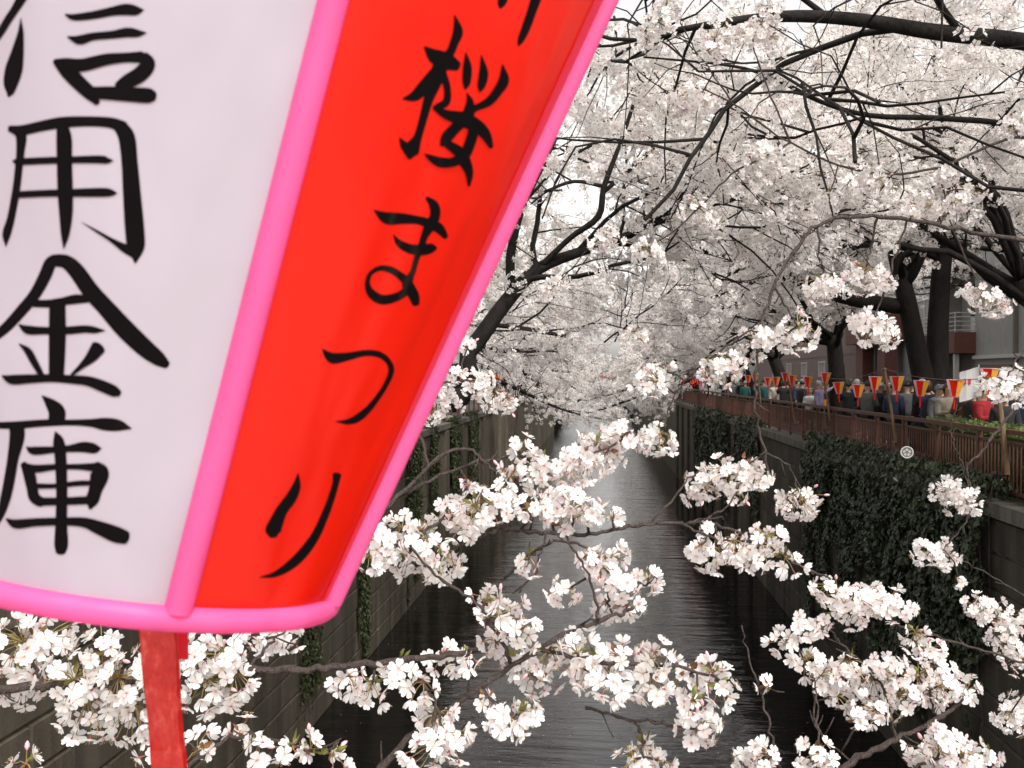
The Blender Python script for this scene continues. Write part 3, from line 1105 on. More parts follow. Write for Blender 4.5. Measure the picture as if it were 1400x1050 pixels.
tb.add([LMI @ P(x, y, t) for x, y, t in ((236, 840, .385), (257, 840, .386), (258, 902, .388), (242, 902, .387), (236, 840, .3875), (257, 840, .3885), (258, 902, .3905), (242, 902, .3895))],
       [(0, 1, 2, 3), (7, 6, 5, 4), (0, 4, 5, 1), (1, 5, 6, 2), (2, 6, 7, 3), (3, 7, 4, 0)])
tb.build('tape_end', M['v_seam'], big)

# brush lettering: strokes as (x, y, width) in a crop of the photograph, laid on the cone
def brush(panel, strokes, ox, oy, sc, lift0):
    mb = MB()
    for si, st in enumerate(strokes):
        pts = [Vector((x, y, w)) for x, y, w in st]
        sm = catmull(pts, 6) if len(pts) > 2 else [pts[0].lerp(pts[1], k / 6) for k in range(7)]
        n = len(sm)
        L, R = [], []
        for i, p in enumerate(sm):
            d = sm[min(i + 1, n - 1)] - sm[max(i - 1, 0)]
            d = Vector((d.x, d.y)).normalized() if Vector((d.x, d.y)).length > 1e-6 else Vector((1, 0))
            nn = Vector((-d.y, d.x))
            w = max(p.z, 1.5) / 2
            L.append(Vector((p.x, p.y)) + nn * w)
            R.append(Vector((p.x, p.y)) - nn * w)
        def cap(i, sgn):
            d = sm[min(i + 1, n - 1)] - sm[max(i - 1, 0)]
            d = Vector((d.x, d.y)).normalized() * sgn
            nn = Vector((-d.y, d.x))
            w = max(sm[i].z, 1.5) / 2
            return [Vector((sm[i].x, sm[i].y)) + nn * w * math.cos(a) + d * w * .55 * math.sin(a) for a in (.5, 1.05, 1.57, 2.09, 2.64)]
        off = lift0 + si * .00002
        VV = [on_cone(ox + q.x / sc, oy + q.y / sc, off) for q in L + R]
        ff = [(i, i + 1, n + i + 1, n + i) for i in range(n - 1)]
        c1 = [on_cone(ox + q.x / sc, oy + q.y / sc, off) for q in cap(n - 1, 1)]
        b0 = len(VV); VV += c1
        ff.append((n - 1,) + tuple(range(b0, b0 + 5)) + (2 * n - 1,))
        c0 = [on_cone(ox + q.x / sc, oy + q.y / sc, off) for q in cap(0, -1)]
        b0 = len(VV); VV += c0
        ff.append((n,) + tuple(range(b0, b0 + 5)) + (0,))
        mb.add(VV, ff)
    return mb.build('character', M['ink'], panel)


WHITE, RED = panels[5], panels[0]
brush(WHITE, [[(190, -60, 84), (120, 60, 66), (60, 150, 62), (0, 250, 58), (-60, 340, 44)],
              [(157, 135, 4), (155, 250, 48), (131, 400, 98), (105, 520, 132), (82, 620, 115), (76, 690, 70), (62, 730, 14)],
              [(495, 110, 16), (560, 130, 50), (700, 115, 62), (850, 85, 70), (950, 72, 88), (1030, 80, 72), (1085, 75, 10)],
              [(510, 278, 10), (600, 302, 72), (700, 276, 60), (850, 262, 62), (960, 245, 75), (1040, 252, 58), (1105, 248, 8)],
              [(430, 470, 60), (510, 540, 112), (610, 640, 112), (690, 715, 100), (735, 778, 46)],
              [(412, 465, 40), (490, 482, 90), (620, 492, 100), (800, 450, 90), (950, 435, 75), (1070, 432, 90)],
              [(1090, 420, 70), (1118, 485, 112), (1060, 560, 120), (960, 620, 110), (900, 660, 90)],
              [(690, 700, 90), (850, 705, 105), (1000, 715, 112), (1120, 722, 115), (1160, 726, 84)]], 0, 0, 5.528, -.00048)
brush(WHITE, [[(70, 130, 40), (140, 170, 75), (140, 280, 60), (130, 380, 55), (110, 550, 55), (75, 740, 55), (45, 850, 60), (40, 935, 5)],
              [(65, 130, 45), (150, 140, 70), (270, 115, 72), (420, 88, 78), (600, 80, 70), (760, 90, 75), (840, 125, 95)],
              [(815, 105, 90), (866, 190, 115), (885, 350, 112), (900, 550, 122), (915, 750, 132), (927, 900, 130), (930, 960, 105), (925, 1045, 15)],
              [(930, 975, 95), (850, 945, 60), (760, 890, 30), (660, 830, 18), (560, 770, 3)],
              [(425, 110, 80), (438, 200, 108), (440, 350, 106), (445, 550, 106), (450, 700, 95), (445, 850, 60), (435, 950, 5)],
              [(90, 350, 18), (130, 355, 45), (300, 348, 48), (500, 342, 48), (680, 340, 55), (730, 347, 45), (772, 348, 8)],
              [(130, 580, 48), (300, 572, 48), (500, 568, 55), (700, 565, 62), (760, 568, 48), (800, 570, 6)]], 0, 150, 5.0, -.00048)
brush(WHITE, [[(420, 70, 70), (350, 92, 84), (310, 180, 88), (240, 310, 80), (150, 420, 78), (50, 530, 72), (-50, 615, 60)],
              [(380, 82, 80), (450, 90, 96), (520, 150, 110), (620, 290, 118), (720, 400, 120), (850, 545, 132), (980, 670, 126), (1080, 750, 102), (1140, 795, 56)],
              [(230, 375, 50), (340, 375, 55), (430, 360, 55), (520, 345, 66), (600, 345, 50)],
              [(392, 370, 112), (392, 550, 118), (390, 700, 115), (385, 870, 105)],
              [(130, 520, 14), (190, 555, 60), (300, 560, 52), (450, 560, 55), (580, 550, 52), (650, 557, 45), (715, 560, 8)],
              [(130, 650, 8), (190, 700, 48), (230, 770, 50), (270, 840, 42), (290, 875, 30)],
              [(672, 676, 104), (620, 745, 76), (560, 800, 42), (490, 862, 20)],
              [(15, 870, 12), (80, 895, 65), (200, 890, 62), (350, 885, 55), (500, 895, 60), (600, 905, 68), (700, 940, 80), (780, 975, 76), (815, 990, 44)]], 0, 340, 5.0, -.00048)
brush(WHITE, [[(262, 5, 8), (320, 60, 75), (355, 110, 108), (350, 165, 100)],
              [(-40, 190, 40), (100, 188, 48), (280, 175, 45), (450, 172, 38), (570, 175, 52), (650, 182, 80), (740, 190, 72), (820, 210, 8)],
              [(105, 200, 95), (105, 270, 95), (80, 400, 72), (60, 520, 70), (35, 640, 65), (5, 740, 50), (-25, 800, 40)],
              [(345, 230, 10), (365, 290, 70), (378, 400, 75), (385, 600, 72), (382, 800, 75), (382, 930, 88), (378, 980, 64)],
              [(165, 325, 10), (210, 348, 52), (330, 342, 42), (430, 335, 45), (520, 325, 66), (590, 335, 62), (630, 335, 10)],
              [(145, 430, 40), (180, 490, 75), (200, 580, 70), (215, 640, 70), (262, 672, 60)],
              [(140, 435, 30), (220, 460, 50), (340, 450, 38), (480, 448, 36), (590, 452, 56)],
              [(600, 435, 56), (622, 490, 118), (596, 590, 86), (575, 660, 80), (562, 708, 20)],
              [(210, 568, 36), (340, 568, 30), (480, 552, 34), (560, 550, 32)],
              [(230, 665, 55), (340, 665, 48), (480, 660, 50), (570, 655, 50)],
              [(40, 775, 14), (100, 805, 58), (220, 795, 52), (380, 790, 50), (520, 795, 62), (620, 830, 86), (720, 870, 102), (785, 890, 84)]], 0, 540, 4.564, -.00048)
brush(RED, [[(655, -60, 55), (630, 14, 48), (622, 44, 14)],
            [(840, -70, 66), (800, 50, 52), (765, 150, 48), (735, 220, 36), (722, 252, 8)]], 530, 0, 4.036, -.00048)
brush(RED, [[(370, 85, 8), (388, 170, 55), (370, 230, 50), (345, 290, 50), (300, 350, 92)],
            [(205, 260, 14), (260, 310, 82), (330, 340, 92), (385, 365, 55)],
            [(290, 370, 85), (260, 450, 80), (225, 550, 55), (195, 660, 45), (165, 760, 48), (130, 830, 90), (120, 872, 26)],
            [(65, 760, 6), (95, 805, 50), (130, 830, 70)],
            [(270, 400, 72), (200, 480, 70), (150, 530, 58), (85, 545, 10)],
            [(300, 400, 50), (328, 480, 38), (325, 560, 42), (275, 592, 40)],
            [(432, 290, 6), (440, 370, 48), (436, 450, 46), (430, 488, 15)],
            [(518, 305, 6), (530, 400, 50), (518, 470, 45), (510, 505, 10)],
            [(635, 358, 8), (642, 440, 58), (610, 500, 52), (560, 560, 48), (500, 590, 38), (450, 612, 40)],
            [(440, 515, 8), (455, 570, 46), (440, 640, 70), (380, 700, 60), (325, 760, 62), (298, 802, 20)],
            [(315, 785, 40), (390, 835, 62), (420, 880, 70), (450, 950, 46), (450, 1025, 14)],
            [(260, 590, 30), (320, 630, 50), (420, 660, 82), (500, 700, 72), (545, 750, 56), (572, 812, 24)],
            [(480, 700, 60), (455, 790, 60), (420, 860, 60), (360, 895, 52), (290, 895, 56), (240, 872, 36), (205, 850, 6)]], 530, 0, 4.036, -.00048)
brush(RED, [[(195, 170, 10), (300, 235, 102), (430, 240, 92), (560, 252, 70), (650, 280, 82), (740, 320, 86), (800, 395, 46)],
            [(640, 65, 30), (700, 130, 82), (708, 220, 88), (660, 310, 92), (620, 390, 62), (595, 470, 60), (555, 570, 50), (525, 680, 46), (500, 730, 60), (480, 800, 100), (530, 890, 92), (548, 960, 64)],
            [(360, 380, 10), (410, 450, 60), (500, 495, 82), (600, 505, 92), (680, 490, 80), (715, 490, 36)],
            [(470, 850, 70), (390, 900, 70), (270, 925, 82), (180, 880, 76), (140, 800, 46), (160, 710, 36), (240, 660, 42), (330, 670, 56), (400, 710, 60), (460, 760, 70)]], 480, 260, 6.175, -.00048)
brush(RED, [[(145, 190, 10), (200, 250, 76), (260, 280, 104), (400, 260, 76), (550, 230, 60), (680, 240, 60), (770, 300, 55), (805, 390, 56), (770, 500, 50), (700, 620, 50), (600, 750, 62), (500, 840, 76), (400, 885, 56), (275, 885, 8)]], 420, 450, 7.0, -.00048)
brush(RED, [[(418, 105, 6), (405, 210, 70), (360, 310, 96), (280, 420, 100), (230, 530, 122), (206, 590, 132), (205, 630, 80)],
            [(745, 120, 74), (735, 190, 56), (700, 310, 60), (640, 470, 66), (560, 640, 76), (450, 790, 86), (340, 890, 76), (220, 960, 46), (95, 985, 6)]], 340, 630, 6.175, -.00048)

# ---- the rows of small lanterns
def small_lantern():
    root = empty('paper_lantern')
    r0, rt_, h = .062, .148, .30
    k = (rt_ - r0) / h
    for i in range(6):
        a0, a1 = i * math.pi / 3, (i + 1) * math.pi / 3
        V, Fc = cone_sheet(r0, k, h, a0, a1, 1, 1)
        link('panel', mesh('panel', V, Fc, M[['v_red_s', 'v_yellow', 'v_blush'][i % 3]]), None, root)
    rb = MB()
    for i in range(6):
        a = i * math.pi / 3
        rb.tube([(r0 * math.cos(a), r0 * math.sin(a), 0), (rt_ * math.cos(a), rt_ * math.sin(a), h)], .005, 5)
    rb.build('ribs', M['v_blush'], root)
    MB().ring(r0, .006, 0, 12, 5).build('hoop', M['v_pink'], root)
    MB().ring(rt_, .006, h, 12, 5).build('hoop', M['v_blush'], root)
    MB().tube([(0, 0, -.22), (0, 0, .02)], .017, 6).build('stem', M['v_red'], root)
    bt = MB()
    bt.add([(r0 * .98 * math.cos(i * math.pi / 3), r0 * .98 * math.sin(i * math.pi / 3), .004) for i in range(6)], [tuple(range(6))])
    bt.build('base_disc', M['v_seam'], root)
    return root


def far_lantern():
    r0, rt_, h = .062, .148, .30
    k = (rt_ - r0) / h
    mb, mi = MB(), []
    for i in range(6):
        V, Fc = cone_sheet(r0, k, h, i * math.pi / 3, (i + 1) * math.pi / 3, 1, 1)
        mb.add(V, Fc); mi.append((0, 1, 2)[i % 3])
    n = len(mb.f)
    mb.ring(rt_, .007, h, 6, 4); mb.ring(r0, .007, 0, 6, 4)
    mi += [2] * (len(mb.f) - n)
    n = len(mb.f)
    mb.tube([(0, 0, -.2), (0, 0, .02)], .017, 5)
    mi += [0] * (len(mb.f) - n)
    return link('paper_lantern', mesh('far_paper_lantern', mb.v, mb.f, [M['v_red_s'], M['v_yellow'], M['v_blush']], mi))


proto = None
proto_far = None
def put_lantern(px, py, xw, label, group='lanterns strung along the fence', s=1.0, tilt=0.0, far=False):
    global proto, proto_far
    d = CF + (px - 700) / F * CR - (py - 525) / F * CU
    tt = xw / d.x if xw is not None else 20
    p = EYE + d * tt
    if far:
        if proto_far is None:
            proto_far = far_lantern(); o = proto_far
        else:
            o = copy_tree(proto_far)
    elif proto is None:
        proto = small_lantern(); o = proto
    else:
        o = copy_tree(proto)
    o.location = p - Vector((0, 0, .15 * s))
    a = math.atan2(-p.y, -p.x) - rad(30) + rad(-12)
    o.rotation_euler = (tilt, tilt * .5, a)
    o.scale = (s, s, s)
    tag(o, label, 'lantern', group)
    return o


LZ = [(1305, 531, 6.25, 'red white and yellow lantern hanging in front of the white banner, nearest in its row'),
      (1258.5, 531, 6.25, 'lantern hanging against the forked cherry trunk'),
      (1226, 524.5, 6.25, 'lantern with a pale stem just right of the leaning wooden pole'),
      (1196, 524, 6.25, 'lantern with a red stem just left of the leaning wooden pole'),
      (1173, 534.5, 6.25, 'low hanging lantern left of the leaning wooden pole, long red stem'),
      (1147, 530.5, 6.25, 'short lantern between the single trunk and the low red stemmed lantern'),
      (1128, 517, 6.25, 'high lantern in front of the leaning single trunk'),
      (1105, 522, 6.25, 'lantern against the pinkish wall left of the leaning single trunk'),
      (1083, 519.5, 6.25, 'lantern right of the slanting pole, in front of the stout dark trunk'),
      (1074, 515.5, 6.25, 'lantern left of the slanting pole, in front of the stout dark trunk'),
      (1061, 521.5, 6.25, 'pale stemmed lantern just left of the stout dark trunk, right of its twin'),
      (1050, 522, 6.25, 'pale stemmed lantern left of the stout dark trunk, left of its twin'),
      (1032, 516, 6.25, 'yellowish lantern beside the hanging bare twig'),
      (1023, 518, 6.25, 'orange lantern left of the hanging bare twig, by white blossoms'),
      (1352, 516, 6.5, 'lantern mostly hidden behind the white blossom ball above the red jacket')]
for px, py, xw, lab in LZ: put_lantern(px, py, xw, lab, tilt=random.Random(int(px)).uniform(-.06, .06))
for i in range(16):
    put_lantern(962 - i * 3.1 - (i > 6) * 4, 516 + (i % 3) * 2.2, 6.15, 'small distant orange lantern at the dim far end of the fence row', 'distant lanterns over the fence', s=1.35, far=True)
for i in range(12):
    put_lantern(632 + i * 4.6, 515.5 + (i % 2) * 1.5, -6.3, 'small orange lantern in the row under the blossoms on the opposite bank', 'distant lanterns on the opposite bank', s=1.15, far=True)
for i in range(9):
    p = Vector((-3.0 + i * .75, 141.6, 7.3))
    o = copy_tree(proto_far)
    o.location = p; o.scale = (1.6,) * 3
    o.rotation_euler = (0, 0, math.atan2(-p.y, -p.x) - rad(30))
    tag(o, 'tiny red lantern hanging along the far bridge', 'lantern', 'lanterns on the far bridge')

M['wood_pole'] = bark('weathered_pole', (.09, .055, .03), (.20, .13, .075), 8)


def pole(a, b, r, label, name='wooden_pole'):
    o = empty(name, a)
    tag(o, label, 'pole')
    MB().tube([Vector((0, 0, 0)), (b - a) * .5 + Vector((.01, 0, 0)), b - a], [r, r * .9, r * .8], 8).build('shaft', M['wood_pole'], o)
    # wire lashing
    MB().tube([(b - a) * .97, (b - a) * .985], r * 1.25, 8).build('lashing', M['drab_brown'], o)
    return o


def atx(px, py, x):
    d = CF + (px - 700) / F * CR - (py - 525) / F * CU
    return EYE + d * (x / d.x)


pole(atx(1225, 606, 6.12), atx(1209, 503, 6.16), .034, 'leaning brown wooden pole tied to the fence between two lanterns')
pole(atx(1087, 580, 6.12), atx(1076, 512, 6.16), .028, 'slanting thin pole at the fence in front of the stout dark trunk')
pole(atx(1135, 576, 6.12), atx(1127, 522, 6.16), .028, 'slanting thin pole under the high lantern by the leaning trunk')
pole(atx(1041, 560, 6.12), atx(1036, 512, 6.16), .028, 'thin pole at the fence beside the hanging bare twig')
pole(atx(1377, 650, 6.12), atx(1363, 520, 6.16), .045, 'pale brown post at the near fence below the white blossom ball')
wv = MB()
anch = [(1420, 497), (1362, 516), (1209, 504), (1127, 516), (1076, 511), (1036, 512), (960, 512)]
for (a, b), (c, d) in zip(anch, anch[1:]):
    p, q = atx(a, b, 6.25), atx(c, d, 6.25)
    n = 8
    wv.tube([p.lerp(q, k / n) - Vector((0, 0, .12 * (1 - (2 * k / n - 1) ** 2))) for k in range(n + 1)], .006, 4)
tag(wv.build('rope', M['drab_brown']), 'thin dark cord the fence lanterns hang from', 'rope')

# round emblem plate in the ivy
ec = atx(1240, 618.5, 5.45)
em = empty('emblem_plate', ec)
em.rotation_euler = (ec - EYE).to_track_quat('-Z', 'Y').to_euler()
tag(em, 'small round white rimmed plate among the ivy just below the fence', 'plate')
bm_ = MB()
bm_.tube([(0, 0, -.015), (0, 0, 0)], .098, 28)
bm_.build('disc', M['drab_brown'], em)
MB().ring(.098, .012, 0, 28, 6).build('rim', M['metal_white'], em)
for k in range(5):
    a = k * 1.2566 + 1.57
    c, s = math.cos(a), math.sin(a)
    q = [(.018, 0), (.045, -.024), (.068, -.016), (.062, 0), (.068, .016), (.045, .024)]
    m_ = MB()
    top = [(x * c - y * s, x * s + y * c, .008) for x, y in q]
    bot = [(x, y, .001) for x, y, z in top]
    m_.add(top + bot, [tuple(range(6))] + [(i, i + 6, (i + 1) % 6 + 6, (i + 1) % 6) for i in range(6)])
    m_.build('petal', M['metal_white'], em)
MB().tube([(0, 0, -.02), (0, 0, -.5)], .012, 6).build('bracket', M['drab_brown'], em)

# banner
bp = atx(1338, 545, 6.9)
ban = empty('banner', bp)
tag(ban, 'small white banner with red marks held up on a pole by the red jacket', 'banner')
MB().tube([(0, 0, -.75), (0, 0, .62)], .012, 6).build('pole', M['metal_white'], ban)
b2 = MB()
nn = 6
V, Fc = [], []
for i in range(nn + 1):
    for j in range(2):
        V.append((-.33 * i / nn + .0, .02 * math.sin(i * 1.3), .58 - j * .55 - .10 * i / nn))
for i in range(nn): Fc.append((2 * i, 2 * i + 1, 2 * i + 3, 2 * i + 2))
M['cloth_white'] = flat('white_cloth', (.62, .62, .60), .8, .05)
M['mark_red'] = flat('red_print', (.55, .05, .06), .7)
cl = link('cloth', mesh('cloth', V, Fc, M['cloth_white']), None, ban)
mk = MB()
for x in (-.17, -.25):
    mk.box(x - .022, x + .022, -.032, -.024, .26, .36)
mk.build('red_marks', M['mark_red'], cl)

# ------------------------------------------------------------------ people behind the fence
def skin_mesh(name, verts, edges, radii, root, mat, sub=1):
    me = bpy.data.meshes.new(name + '_sk')
    me.from_pydata(verts, edges, [])
    o = bpy.data.objects.new(name + '_sk', me)
    COL.objects.link(o)
    o.modifiers.new('s', 'SKIN')
    sv = me.skin_vertices[0].data
    for i, r in enumerate(radii):
        sv[i].radius = (r, r) if not hasattr(r, '__len__') else r
        sv[i].use_root = i == root
    m2 = o.modifiers.new('u', 'SUBSURF'); m2.levels = sub; m2.render_levels = sub
    dg = bpy.context.evaluated_depsgraph_get()
    res = bpy.data.meshes.new_from_object(o.evaluated_get(dg))
    res.name = name
    bpy.data.objects.remove(o)
    res.materials.clear()
    res.materials.append(mat)
    res.polygons.foreach_set('use_smooth', [True] * len(res.polygons))
    return res


M['skin'] = flat('skin', (.42, .25, .17), .55, .08, 20)
M['hair_black'] = flat('black_hair', (.014, .011, .010), .5)
M['hair_brown'] = flat('brown_hair', (.06, .033, .018), .5)
M['hair_grey'] = flat('grey_hair', (.30, .29, .28), .6)
M['eye'] = flat('eye_dark', (.012, .010, .010), .3)
for nme, c in dict(black=(.014, .014, .016), navy=(.018, .024, .05), beige=(.27, .235, .185), red=(.26, .008, .012), teal=(.015, .10, .095), cream=(.36, .32, .25),
                   lavender=(.21, .18, .30), grey=(.10, .105, .10), white=(.62, .62, .62), olive=(.09, .085, .05), brown=(.11, .06, .035)).items():
    M['cloth_' + nme + '_w'] = flat(nme + '_cloth', c, .85, .15, 12)


def pose_meshes(kind):
    """body faces -Y in its own space"""
    v = [(0, 0, .94), (0, 0, 1.10), (0, .01, 1.28), (0, .015, 1.40), (0, 0, 1.475), (0, -.015, 1.56), (0, -.02, 1.64), (0, -.015, 1.70)]
    rr = [.13, .125, (.155, .11), (.10, .075), .047, (.068, .075), (.078, .09), (.055, .065)]
    e = [(i, i + 1) for i in range(7)]
    v += [(0, -.118, 1.60)]; rr += [.012]; e += [(6, 8)]                 # nose
    arm = {}
    for s in (-1, 1):
        n = len(v)
        if kind == 'photo':
            pts = [(.165 * s, .01, 1.375), (.25 * s, -.10, 1.22), (.11 * s, -.29, 1.46), (.06 * s, -.33, 1.52)]
        elif kind == 'raise' and s > 0:
            pts = [(.17 * s, .01, 1.40), (.30 * s, -.12, 1.40), (.42 * s, -.30, 1.55), (.45 * s, -.36, 1.62)]
        elif kind == 'hold':
            pts = [(.165 * s, .01, 1.375), (.22 * s, -.06, 1.12), (.10 * s, -.28, 1.18), (.04 * s, -.32, 1.22)]
        else:
            pts = [(.165 * s, .01, 1.375), (.215 * s, .03, 1.12), (.21 * s, -.06, .90), (.20 * s, -.09, .80)]
        v += pts; rr += [.055, .045, .032, (.036, .022)]
        e += [(3, n), (n, n + 1), (n + 1, n + 2), (n + 2, n + 3)]
        arm[s] = pts
        n = len(v)
        v += [(.09 * s, 0, .86), (.10 * s, -.01, .48), (.10 * s, .02, .09), (.10 * s, -.13, .04)]
        rr += [.085, .058, .045, (.04, .035)]
        e += [(0, n), (n, n + 1), (n + 1, n + 2), (n + 2, n + 3)]
    body = skin_mesh('body', v, e, rr, 0, M['skin'])
    jv = [(0, 0, .86), (0, 0, 1.05), (0, .01, 1.26), (0, .015, 1.40), (0, .012, 1.478)]
    jr = [(.19, .15), (.18, .145), (.205, .15), (.19, .13), (.088, .085)]
    je = [(i, i + 1) for i in range(4)]
    for s in (-1, 1):
        n = len(jv)
        a = arm[s]
        jv += [a[0], a[1], tuple(Vector(a[1]).lerp(Vector(a[2]), .92))]
        jr += [.098, .072, .054]
        je += [(3, n), (n, n + 1), (n + 1, n + 2)]
    jk = skin_mesh('jacket', jv, je, jr, 0, M['cloth_grey_w'])
    tv = [(0, 0, .95), (-.095, 0, .86), (-.10, -.01, .48), (-.10, .02, .10), (.095, 0, .86), (.10, -.01, .48), (.10, .02, .10)]
    tr_ = [(.145, .12), .10, .075, .06, .10, .075, .06]
    ts = skin_mesh('trousers', tv, [(0, 1), (1, 2), (2, 3), (0, 4), (4, 5), (5, 6)], tr_, 0, M['cloth_black_w'])
    return body, jk, ts


POSES = {k: pose_meshes(k) for k in ('stand', 'photo', 'raise', 'hold')}


def hair_mesh(long):
    bm = bmesh.new()
    bmesh.ops.create_icosphere(bm, subdivisions=3, radius=1)
    for v in bm.verts:
        c = v.co.copy()
        x, y, z = c.x * .092, c.y * .105 + .005, c.z * .105
        if c.y < -.25 and c.z < .45: y = max(y, -.045)
        if long and c.z < 0 and c.y > -.2: z *= 2.0; x *= .95
        elif c.z < -.25: z = -.025 + .2 * z
        f = 1 + .04 * math.sin(c.x * 17 + c.z * 9) * math.sin(c.y * 13)
        v.co = (x * f, y * f - .012, z + 1.665)
    me = bpy.data.meshes.new('hair')
    bm.to_mesh(me); bm.free()
    me.materials.append(M['hair_black'])
    me.polygons.foreach_set('use_smooth', [True] * len(me.polygons))
    return me


HAIR = {0: hair_mesh(False), 1: hair_mesh(True)}
em_ = MB()
for s in (-1, 1): em_.box(.03 * s - .012, .03 * s + .012, -.112, -.10, 1.632, 1.644)
EYES = mesh('eyes', em_.v, em_.f, M['eye'])
capm = MB()
V, Fc = cone_sheet(.112, -.35, .09, 0, 2 * math.pi, 16, 2)
capm.add([(x, y * 1.08 - .01, z + 1.665) for x, y, z in V], Fc)
capm.add([(.085 * math.cos(a), .09 * math.sin(a) - .01, 1.7551) for a in [i * math.pi / 8 for i in range(16)]], [tuple(range(16))])
capm.box(-.07, .07, -.20, -.10, 1.668, 1.678)
CAP = mesh('cap', capm.v, capm.f, M['cloth_grey_w'])
mk_ = MB().box(-.055, .055, -.125, -.098, 1.555, 1.615)
MASK = mesh('face_mask', mk_.v, mk_.f, M['cloth_white'])


def person(px, x, face, pose, coat, hair, label, long=0, cap=None, mask=False, h=1.0, bag=None):
    d = CF + (px - 700) / F * CR
    p = EYE + d * (x / d.x)
    root = empty('person', (p.x, p.y, ZS))
    # face: angle in degrees, 0 looks towards the lens, 90 to the viewer's right
    root.rotation_euler = (0, 0, math.atan2(-p.y, -p.x) + math.pi / 2 + rad(face))
    root.scale = (h, h, h)
    tag(root, label, 'person', 'visitors walking behind the fence')
    b, j, tr = POSES[pose]
    for me, mat in ((b, None), (j, M['cloth_' + coat + '_w']), (tr, None)):
        o = link(me.name.split('.')[0], me, None, root)
        if mat:
            o.material_slots[0].link = 'OBJECT'
            o.material_slots[0].material = mat
    o = link('hair', HAIR[long], None, root)
    o.material_slots[0].link = 'OBJECT'; o.material_slots[0].material = M['hair_' + hair]
    link('eyes', EYES, None, root)
    if cap:
        o = link('cap', CAP, None, root)
        o.material_slots[0].link = 'OBJECT'; o.material_slots[0].material = M['cloth_' + cap + '_w']
    if mask: link('face_mask', MASK, None, root)
    if bag:
        o = MB().box(.16, .34, -.12, .16, .85, 1.15).build('shoulder_bag', bag, root)
    return root


M['bag_orange'] = flat('orange_bag', (.62, .25, .02), .7)
PEOPLE = [
    (1295, 7.15, 25, 'hold', 'beige', 'brown', 'person in a beige jacket with brown hair behind the nearest lantern', dict(long=1)),
    (1316, 7.45, 10, 'stand', 'white', 'black', 'person in a white shirt with short black hair beside the white banner', dict(h=1.03)),
    (1345, 6.95, 60, 'hold', 'red', 'black', 'person in a bright red jacket holding the banner pole', dict(h=1.0)),
    (1331, 7.25, -60, 'stand', 'black', 'black', 'person in a black coat between the beige jacket and the red jacket', dict(h=.97)),
    (1374, 7.0, 0, 'stand', 'black', 'black', 'person in dark clothes wearing a white face mask', dict(mask=True, h=.95)),
    (1283, 7.7, 40, 'stand', 'grey', 'grey', 'person in a grey flat cap behind the beige jacket', dict(cap='grey', h=.98)),
    (1222, 7.1, 160, 'stand', 'navy', 'black', 'person in a navy jacket seen from behind, right of the leaning pole', {}),
    (1203, 7.5, 180, 'stand', 'navy', 'grey', 'person in navy with a white cap, left of the leaning pole', dict(cap='white')),
    (1186, 7.0, 150, 'hold', 'grey', 'black', 'person in a grey green jacket under the red stemmed lantern', dict(h=1.02)),
    (1160, 7.2, 200, 'photo', 'black', 'black', 'person in black raising a camera right of the leaning single trunk', {}),
    (1154, 8.6, 60, 'stand', 'olive', 'black', 'person in olive half hidden beside the leaning single trunk', {}),
    (1120, 7.2, 70, 'raise', 'lavender', 'grey', 'person in lavender reaching out an arm, orange bag at the side', dict(bag=M['bag_orange'])),
    (1107, 7.0, 20, 'stand', 'white', 'grey', 'small person in white just left of the lavender jacket', dict(h=.86)),
    (1097, 7.5, 120, 'stand', 'black', 'black', 'person in black under the lantern by the pinkish wall', {}),
    (1103, 8.4, 0, 'stand', 'brown', 'brown', 'person in brown behind the small one in white', dict(long=1)),
    (1060, 7.1, 20, 'stand', 'cream', 'black', 'person in a cream jacket under the twin pale stemmed lanterns', {}),
    (1047, 7.3, 170, 'stand', 'teal', 'black', 'person in teal left of the cream jacket', {}),
    (1019, 7.1, 170, 'stand', 'teal', 'grey', 'person in teal under the orange lantern by the bare twig', dict(h=.97)),
    (1013, 7.4, 30, 'stand', 'black', 'brown', 'person with brown hair left of the hanging bare twig', {}),
    (1090, 8.0, 60, 'stand', 'navy', 'black', 'person in navy just right of the stout dark trunk', {}),
    (1141, 8.3, 10, 'stand', 'black', 'black', 'person in black behind the short lantern', {}),
    (1212, 8.2, 0, 'stand', 'brown', 'black', 'person in brown directly behind the leaning wooden pole', {}),
    (1001, 7.3, 0, 'stand', 'grey', 'black', 'person in grey at the fence beneath hanging white blossoms', {}),
    (1035, 7.8, 140, 'stand', 'navy', 'black', 'person in navy by the thin pole and the bare twig', {}),
    (1392, 7.6, 30, 'stand', 'navy', 'black', 'person in navy behind the pale post at the near fence', {})]
rp = random.Random(77)
SPOTS = [(1010, 'at the far fence end'), (1045, 'beside the hanging bare twig'), (1066, 'under the twin pale lanterns'), (1092, 'by the stout dark trunk'), (1116, 'before the pinkish wall'),
         (1140, 'at the leaning single trunk'), (1166, 'behind the short lantern'), (1190, 'behind the low lantern'), (1216, 'near the leaning wooden pole'), (1244, 'behind the pale stemmed lantern'),
         (1275, 'before the forked trunk'), (1305, 'behind the nearest lantern'), (1340, 'beside the white banner'), (1500, 'behind the red jacket')]
seen = {}
